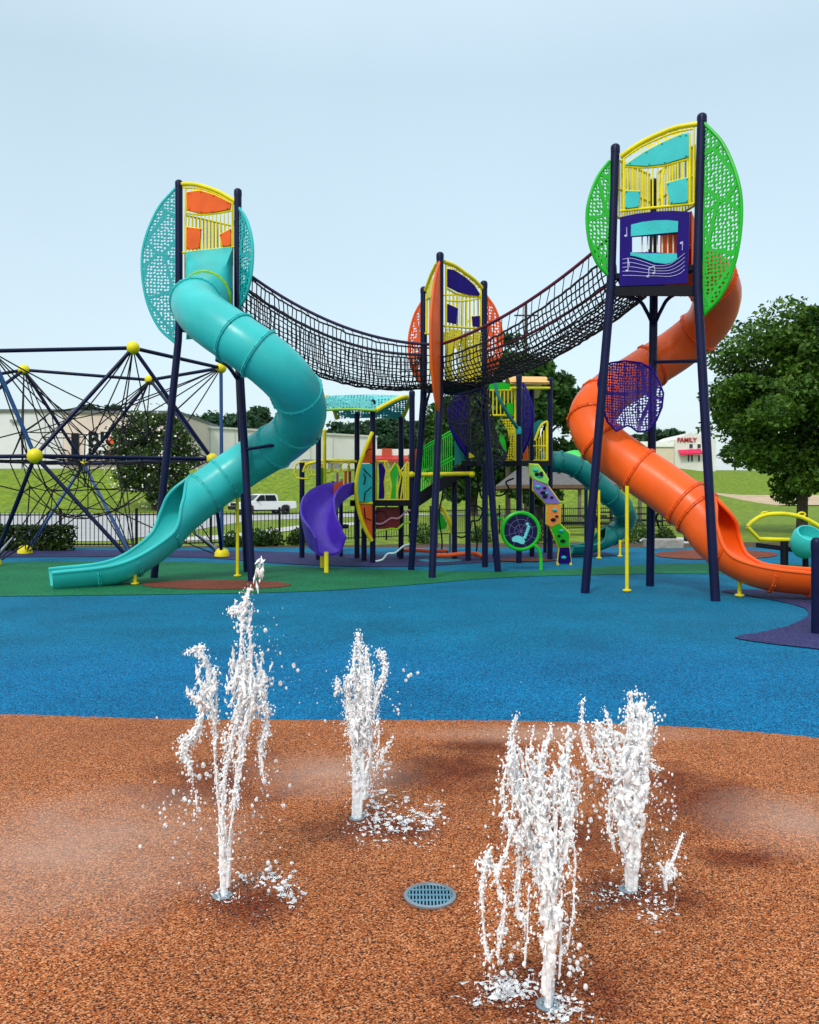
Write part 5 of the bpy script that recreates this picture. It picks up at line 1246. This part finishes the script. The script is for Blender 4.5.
def jet(label, bpx, bpy_, org, sc_, strands, plumes, drops, splash, seed):
    rn = random.Random(seed); base = G(bpx, bpy_); Y0 = base.y; k = Y0/F
    t = thing('water_jet', base, label, 'fountain jet', 'splash pad fountain jets')
    def W(x, y, dy=0):
        px, py = org[0]+x/sc_, org[1]+y/sc_; return Vector(((px-CX)*k, Y0+dy, CH+(HY-py)*k))
    s = MB(); s.lathe(base+up*.009, [(.036,0),(.036,.003),(.028,.005),(.02,.004),(.018,0),(.001,0)], 20); obj('nozzle', s, M['metal'], t)
    m = MB(); uid = 0
    for st in strands:
        pts = catmull([W(x, y) for x, y, r in st], 10); nn = len(pts)
        rs = list(np.interp(np.arange(nn)/10, range(len(st)), [r/sc_*k for _, _, r in st])); rmax = max(rs)
        d0 = rn.uniform(-.05, .05); nsub = max(3, min(11, int(rmax/(.0026))))
        for q_ in range(nsub):
            uid += 1; ph = 2*PI*q_/nsub+rn.uniform(-.5, .5); rad = rn.uniform(.25, .85) if q_ else 0; i0 = 0; i1 = nn
            if q_ > 2 and rn.random() < .55: i0 = rn.randint(0, int(nn*.35)); i1 = rn.randint(int(nn*.6), nn)
            path, rr = [], []
            for i in range(i0, i1):
                p = pts[i]; h = max(0, p.z); sp = min(1, h/.3); r = rs[i]
                nv = noise.noise_vector(Vector((p.z*13+uid*3.7, uid*1.3+seed, p.x*4)))
                nw = noise.noise_vector(Vector((p.z*45+uid*5.1, uid*2.3, seed)))
                off = Vector((math.cos(ph)*rad, math.sin(ph)*rad, 0))*r*(1+.5*sp)+nv*r*.85*sp+nw*r*.4*sp
                path.append(p+off+Vector((0, d0*sp, 0)))
                g = .62+.75*max(-.6, noise.noise(Vector((p.z*22+uid*7.7, uid, seed*3))))+.5*sp*noise.noise(Vector((p.z*75, uid*3, seed)))
                rr.append(max(.0016, r*(.47 if rad else .60)*lerp(1.0, max(.28, g), sp)*lerp(1, .92, sp)))
            if len(path) < 4: continue
            rr[-1] = .0018
            if i0: rr[0] = .0018
            thr = -.08-.25*rn.random() if q_ else -.5; run = []         # the stream tears into pieces where it thins
            for i in range(len(path)+1):
                live = i < len(path) and (path[i].z < .22 or noise.noise(Vector((path[i].z*17+uid*11, uid*.7, seed*5))) > thr)
                if live: run.append(i)
                elif run:
                    if len(run) >= 3:
                        q2 = [path[j] for j in run]; r2 = [rr[j] for j in run]
                        if run[0] > 0: r2[0] *= .45
                        if run[-1] < len(path)-1: r2[-1] *= .5
                        m.tube(q2, r2, 7)
                    else: m.ball(path[run[0]], rr[run[0]]*.8, 7, 5, (1, 1, 1.5))
                    run = []
            for i in range(len(path)):                           # fine froth round the stream
                sp = min(1, max(0, path[i].z)/.4)
                for _ in range(int(1.7*sp+rn.random())):
                    r = rs[min(nn-1, i0+i)]; p = path[i]+Vector((rn.gauss(0, 1), rn.gauss(0, 1), rn.gauss(0, 1)))*(r*.85+.003)
                    m.ball(p, rn.uniform(.0014, .0014+min(.0034, r*.35)), 6, 4, (1, 1, rn.uniform(.8, 1.8)))
            for i in range(2, len(path)-2):                  # beads and torn threads leaving the stream
                if path[i].z > .12 and rn.random() < .30:
                    r = rr[i]; d_ = Vector((rn.gauss(0, 1), rn.gauss(0, 1), rn.gauss(.2, 1.2))).normalized()*r*rn.uniform(1.6, 4)
                    e_ = path[i]+d_; m.tube([path[i], path[i]+d_*.5+Vector((0,0,r*.4)), e_], [r*.6, max(.0016, r*.25), max(.0016, r*.3)], 5)
                    if rn.random() < .5: m.ball(e_+d_*.2, max(.0022, r*rn.uniform(.25, .55)), 6, 5, (1, 1, rn.uniform(.9, 1.5)))
    for cx_, cy_, rx, ry, n, r0, r1 in plumes:
        for _ in range(int(n*1.9)):
            x, y = rn.gauss(0, .5)*rx, rn.gauss(0, .5)*ry; p = W(cx_+x, cy_+y, rn.gauss(0, .5)*rx/sc_*k); r = (r0+(r1-r0)*rn.random()**1.5)/sc_*k*.72
            a_ = Vector((rn.gauss(0, .5), rn.gauss(0, .5), rn.choice((-1, 1))*rn.uniform(.6, 1.6)))*r*2.6
            m.tube([p-a_, p-a_*.4+Vector((rn.gauss(0,.5)*r, 0, 0)), p, p+a_*.5, p+a_], [max(.0015, r*.25), r*.6, r, r*.5, max(.0015, r*.2)], 6)
    remeshed('water_column', m, .0021, t, WM, 1)
    d = MB()
    for cx_, cy_, rx, ry, n, r0, r1 in drops:
        for _ in range(int(n*2.2)):
            p = W(cx_+rn.gauss(0, .5)*rx, cy_+rn.gauss(0, .5)*ry, rn.gauss(0, .08)); r = (r0*.8+(r1*.85-r0*.8)*rn.random()**4)/sc_*k
            if p.z > .012+r: d.ball(p, r, 8, 6, (1, 1, rn.uniform(.9,1.35)))
    o = obj('spray_drops', d, FM, t); o['kind'] = 'stuff'
    s = MB()
    for cx_, cy_, rx, ry, n, r0, r1 in splash:          # foam and crown drops on the ground
        for _ in range(int(n*2.0)):
            g = G(org[0]+(cx_+rn.gauss(0, .62)*rx)/sc_, org[1]+(cy_+rn.gauss(0, .8)*ry)/sc_); r = (r0+(r1-r0)*rn.random()**2.5)/sc_*g.y/F*.8
            if rn.random() < .42:                             # lacy foam threads lying on the surface
                a0 = rn.uniform(0, 6.28); L0 = r*rn.uniform(2, 5); q_ = [g+up*.012]
                for _k in range(4): a0 += rn.gauss(0, 1.0); q_.append(q_[-1]+Vector((math.cos(a0), math.sin(a0), 0))*L0/4+up*rn.gauss(0, .0015))
                s.tube(q_, [max(.0017, r*.2*rn.uniform(.6, 1.6)) for _ in q_], 5)
            else:
                h = 0 if rn.random() < .75 else abs(rn.gauss(0, .03))
                s.ball(g+up*(.011+h), max(.002, r*.8), 7, 5, (rn.uniform(.8,1.7), rn.uniform(.8,1.7), .3 if h == 0 else 1))
            if rn.random() < .12: e_ = g+Vector((rn.gauss(0,1)*r, rn.gauss(0,1)*r, .012+abs(rn.gauss(0,2.6)*r))); s.tube([g+up*.012, g.lerp(e_, .5)+up*r*.6, e_], [max(.0018, r*.35), max(.0016, r*.2), max(.0018, r*.25)], 5)
    o = remeshed('ground_splash', s, .0026, t, FM, 1); o['kind'] = 'stuff'
    return t
jet('tallest thin water jet on the left with a side plume of spray', 222, 898, (150,560), 2.847,
  [[(211,965,15),(214,800,12),(215,640,9),(235,540,7),(247,470,8),(262,400,13),(272,300,11),(264,200,7),(274,130,12),(287,75,6)],
   [(206,950,9),(190,700,6),(180,560,5),(178,470,6),(170,400,12),(155,300,11),(122,258,8)],
   [(222,930,9),(240,720,8),(262,580,8),(275,480,12),(300,400,14),(292,290,10),(280,180,11)],
   [(216,900,8),(217,700,6),(220,560,5),(215,485,8)], [(150,425,8),(128,490,8),(108,520,15),(95,560,7),(114,610,5),(130,740,6)],
   [(300,420,10),(328,440,8),(325,500,9),(310,550,9),(322,630,5)], [(252,560,6),(256,650,6),(262,692,5)], [(330,330,6),(318,370,10),(338,440,7)], [(105,260,4),(140,245,5),(165,240,3)], [(105,380,4),(140,395,9),(170,420,9)], [(180,310,5),(178,360,9),(160,410,8)], [(226,150,4),(250,140,8),(274,128,10)]],
  [(285,370,42,80,80,4,11),(240,330,22,70,26,4,9),(150,365,34,60,34,3,9),(278,150,22,50,16,3,9),(310,30,14,42,10,4,8)],
  [(330,300,90,160,46,1.5,8),(120,640,60,160,24,2,9),(330,640,50,180,30,2,8),(240,820,150,120,40,1.5,5),(45,710,60,50,9,3,10)],
  [(215,965,50,14,60,3,7),(340,915,70,16,70,4,11),(390,965,34,20,30,4,14),(130,940,120,50,40,2,5),(300,1000,120,30,30,2,5)], 1)
jet('short dense water jet second from the left', 357, 820, (300,600), 3.2,
  [[(180,700,17),(183,640,18),(190,520,22),(195,430,28),(198,370,30),(200,300,20),(195,220,12),(186,160,7),(183,108,4)], [(205,640,12),(220,500,14),(222,380,14),(245,300,11),(270,240,8),(266,190,6),(250,163,5)],
   [(175,560,10),(168,440,10),(160,380,10),(152,320,8),(166,240,11),(174,150,5)], [(220,360,10),(224,300,9),(236,225,8)], [(205,300,14),(216,230,9),(210,155,5)], [(250,380,6),(252,440,5),(245,520,4)], [(302,425,3),(280,465,5),(262,490,7),(246,540,3)], [(116,258,5),(122,275,7),(118,302,4)], [(152,300,6),(148,270,9),(165,230,6)]],
  [(198,390,36,70,50,4,10),(200,280,40,60,24,3,8)],
  [(190,330,150,160,34,1.5,6),(240,560,90,90,40,2,8),(350,235,20,16,2,7,9),(310,345,14,24,4,4,8)],
  [(235,660,60,60,60,5,16),(330,720,110,40,110,4,13),(410,700,40,30,30,4,14),(200,760,120,40,60,3,6),(320,780,120,40,40,3,6)], 2)
jet('wide ragged water jet nearest the camera with streams falling to its left', 548, 1008, (460,660), 2.8125,
  [[(248,985,21),(248,850,24),(245,700,27),(244,600,25),(236,500,19),(230,400,13),(226,300,11),(240,230,8),(252,178,4)], [(232,650,16),(215,560,15),(190,480,13),(175,380,14),(165,280,13),(150,225,6),(163,162,4)],
   [(262,650,16),(280,580,13),(298,480,12),(300,380,16),(297,280,12),(306,188,9)], [(170,500,8),(148,470,8),(122,400,9),(114,330,7),(138,258,10)], [(300,430,8),(322,440,9),(345,380,8),(334,320,5)], [(308,460,6),(320,560,6),(315,680,7),(302,800,8)],
   [(140,470,6),(124,530,7),(100,600,11),(118,660,5)], [(88,525,5),(76,580,11),(64,650,6),(70,780,7),(86,850,10)], [(178,500,6),(172,580,7),(165,660,7),(170,730,6),(186,750,13)], [(215,470,9),(204,380,9),(190,290,8),(206,180,6)], [(270,520,12),(264,380,9),(265,300,7)], [(122,640,5),(115,740,11),(104,815,5)], [(196,640,5),(190,780,5),(184,870,4)], [(282,700,6),(286,800,7),(280,900,7)], [(46,575,3),(75,580,9),(100,590,6)], [(150,225,6),(146,300,10),(160,420,10)], [(220,290,8),(222,360,10),(214,440,9)]],
  [(200,400,60,110,70,4,10),(290,380,40,90,40,4,9),(240,560,40,70,40,4,9)],
  [(220,420,190,260,40,1.5,6),(110,760,70,120,40,2,8),(320,840,40,80,24,3,9),(330,470,40,30,6,5,9)],
  [(130,935,75,32,150,4,13),(290,985,60,40,80,4,12),(250,1010,90,30,60,4,10),(60,970,40,10,20,3,7)], 3)
jet('thick white water jet at the right with a separate spout beside it', 628, 892, (460,660), 2.8125,
  [[(478,645,19),(478,560,24),(475,450,27),(478,350,32),(488,260,34),(498,180,22),(501,110,13)], [(460,400,14),(450,330,13),(430,270,9),(402,210,13),(386,178,4)], [(480,220,14),(470,150,9),(474,84,8)], [(450,280,9),(436,220,8),(420,180,5),(407,138,3)], [(505,330,14),(522,290,12),(536,220,10),(541,158,8)], [(520,290,7),(545,300,6),(562,318,5)],
   [(440,360,9),(430,420,9),(425,480,10),(440,545,5)], [(420,330,6),(376,300,9),(355,250,10),(345,190,5),(340,112,5)], [(580,652,7),(580,610,10),(602,560,7),(629,488,4)], [(556,565,4),(580,600,9)], [(505,400,10),(520,380,8),(530,410,6)], [(400,205,10),(396,260,8),(410,310,7)]],
  [(490,250,40,90,70,4,11),(470,400,30,90,34,4,9),(590,590,12,44,20,3,6)],
  [(570,390,50,60,24,2,7),(400,400,50,90,20,2,9),(500,540,80,120,24,2,5),(530,120,10,20,3,4,7),(590,580,40,90,24,2,6)],
  [(480,650,50,16,50,3,8),(545,705,50,40,60,4,9),(400,680,110,26,90,3,7),(430,620,160,40,50,2,5)], 4)
# floor drain
c = G(430,899)+up*.009; R = .098
t = thing('floor_drain', c, 'round bluish metal drain grate set in the terracotta surface', 'drain')
s = MB(); s.lathe(c, [(R,0),(R,.008),(R*.86,.009),(R*.84,.004)], 36); obj('outer_ring', s, M['metal'], t)
s = MB(); s.lathe(c, [(.001,.002),(R*.85,.002)], 36); obj('sump', s, M['deck'], t)
s = MB()
for k in range(-6, 7):
    x = k*R*.13; l = math.sqrt(max(0, (R*.84)**2-x*x))
    s.box(c+Vector((x,0,.005)), (R*.062, 2*l, .004))
for y in (-.4, 0, .4): l = R*.84*math.sqrt(1-y*y); s.box(c+Vector((0,y*R,.0062)), (2*l, R*.09, .003))
obj('grate', s, coat('blue_grey_steel', (.1,.24,.32), .35, .3), t, smooth_=False)
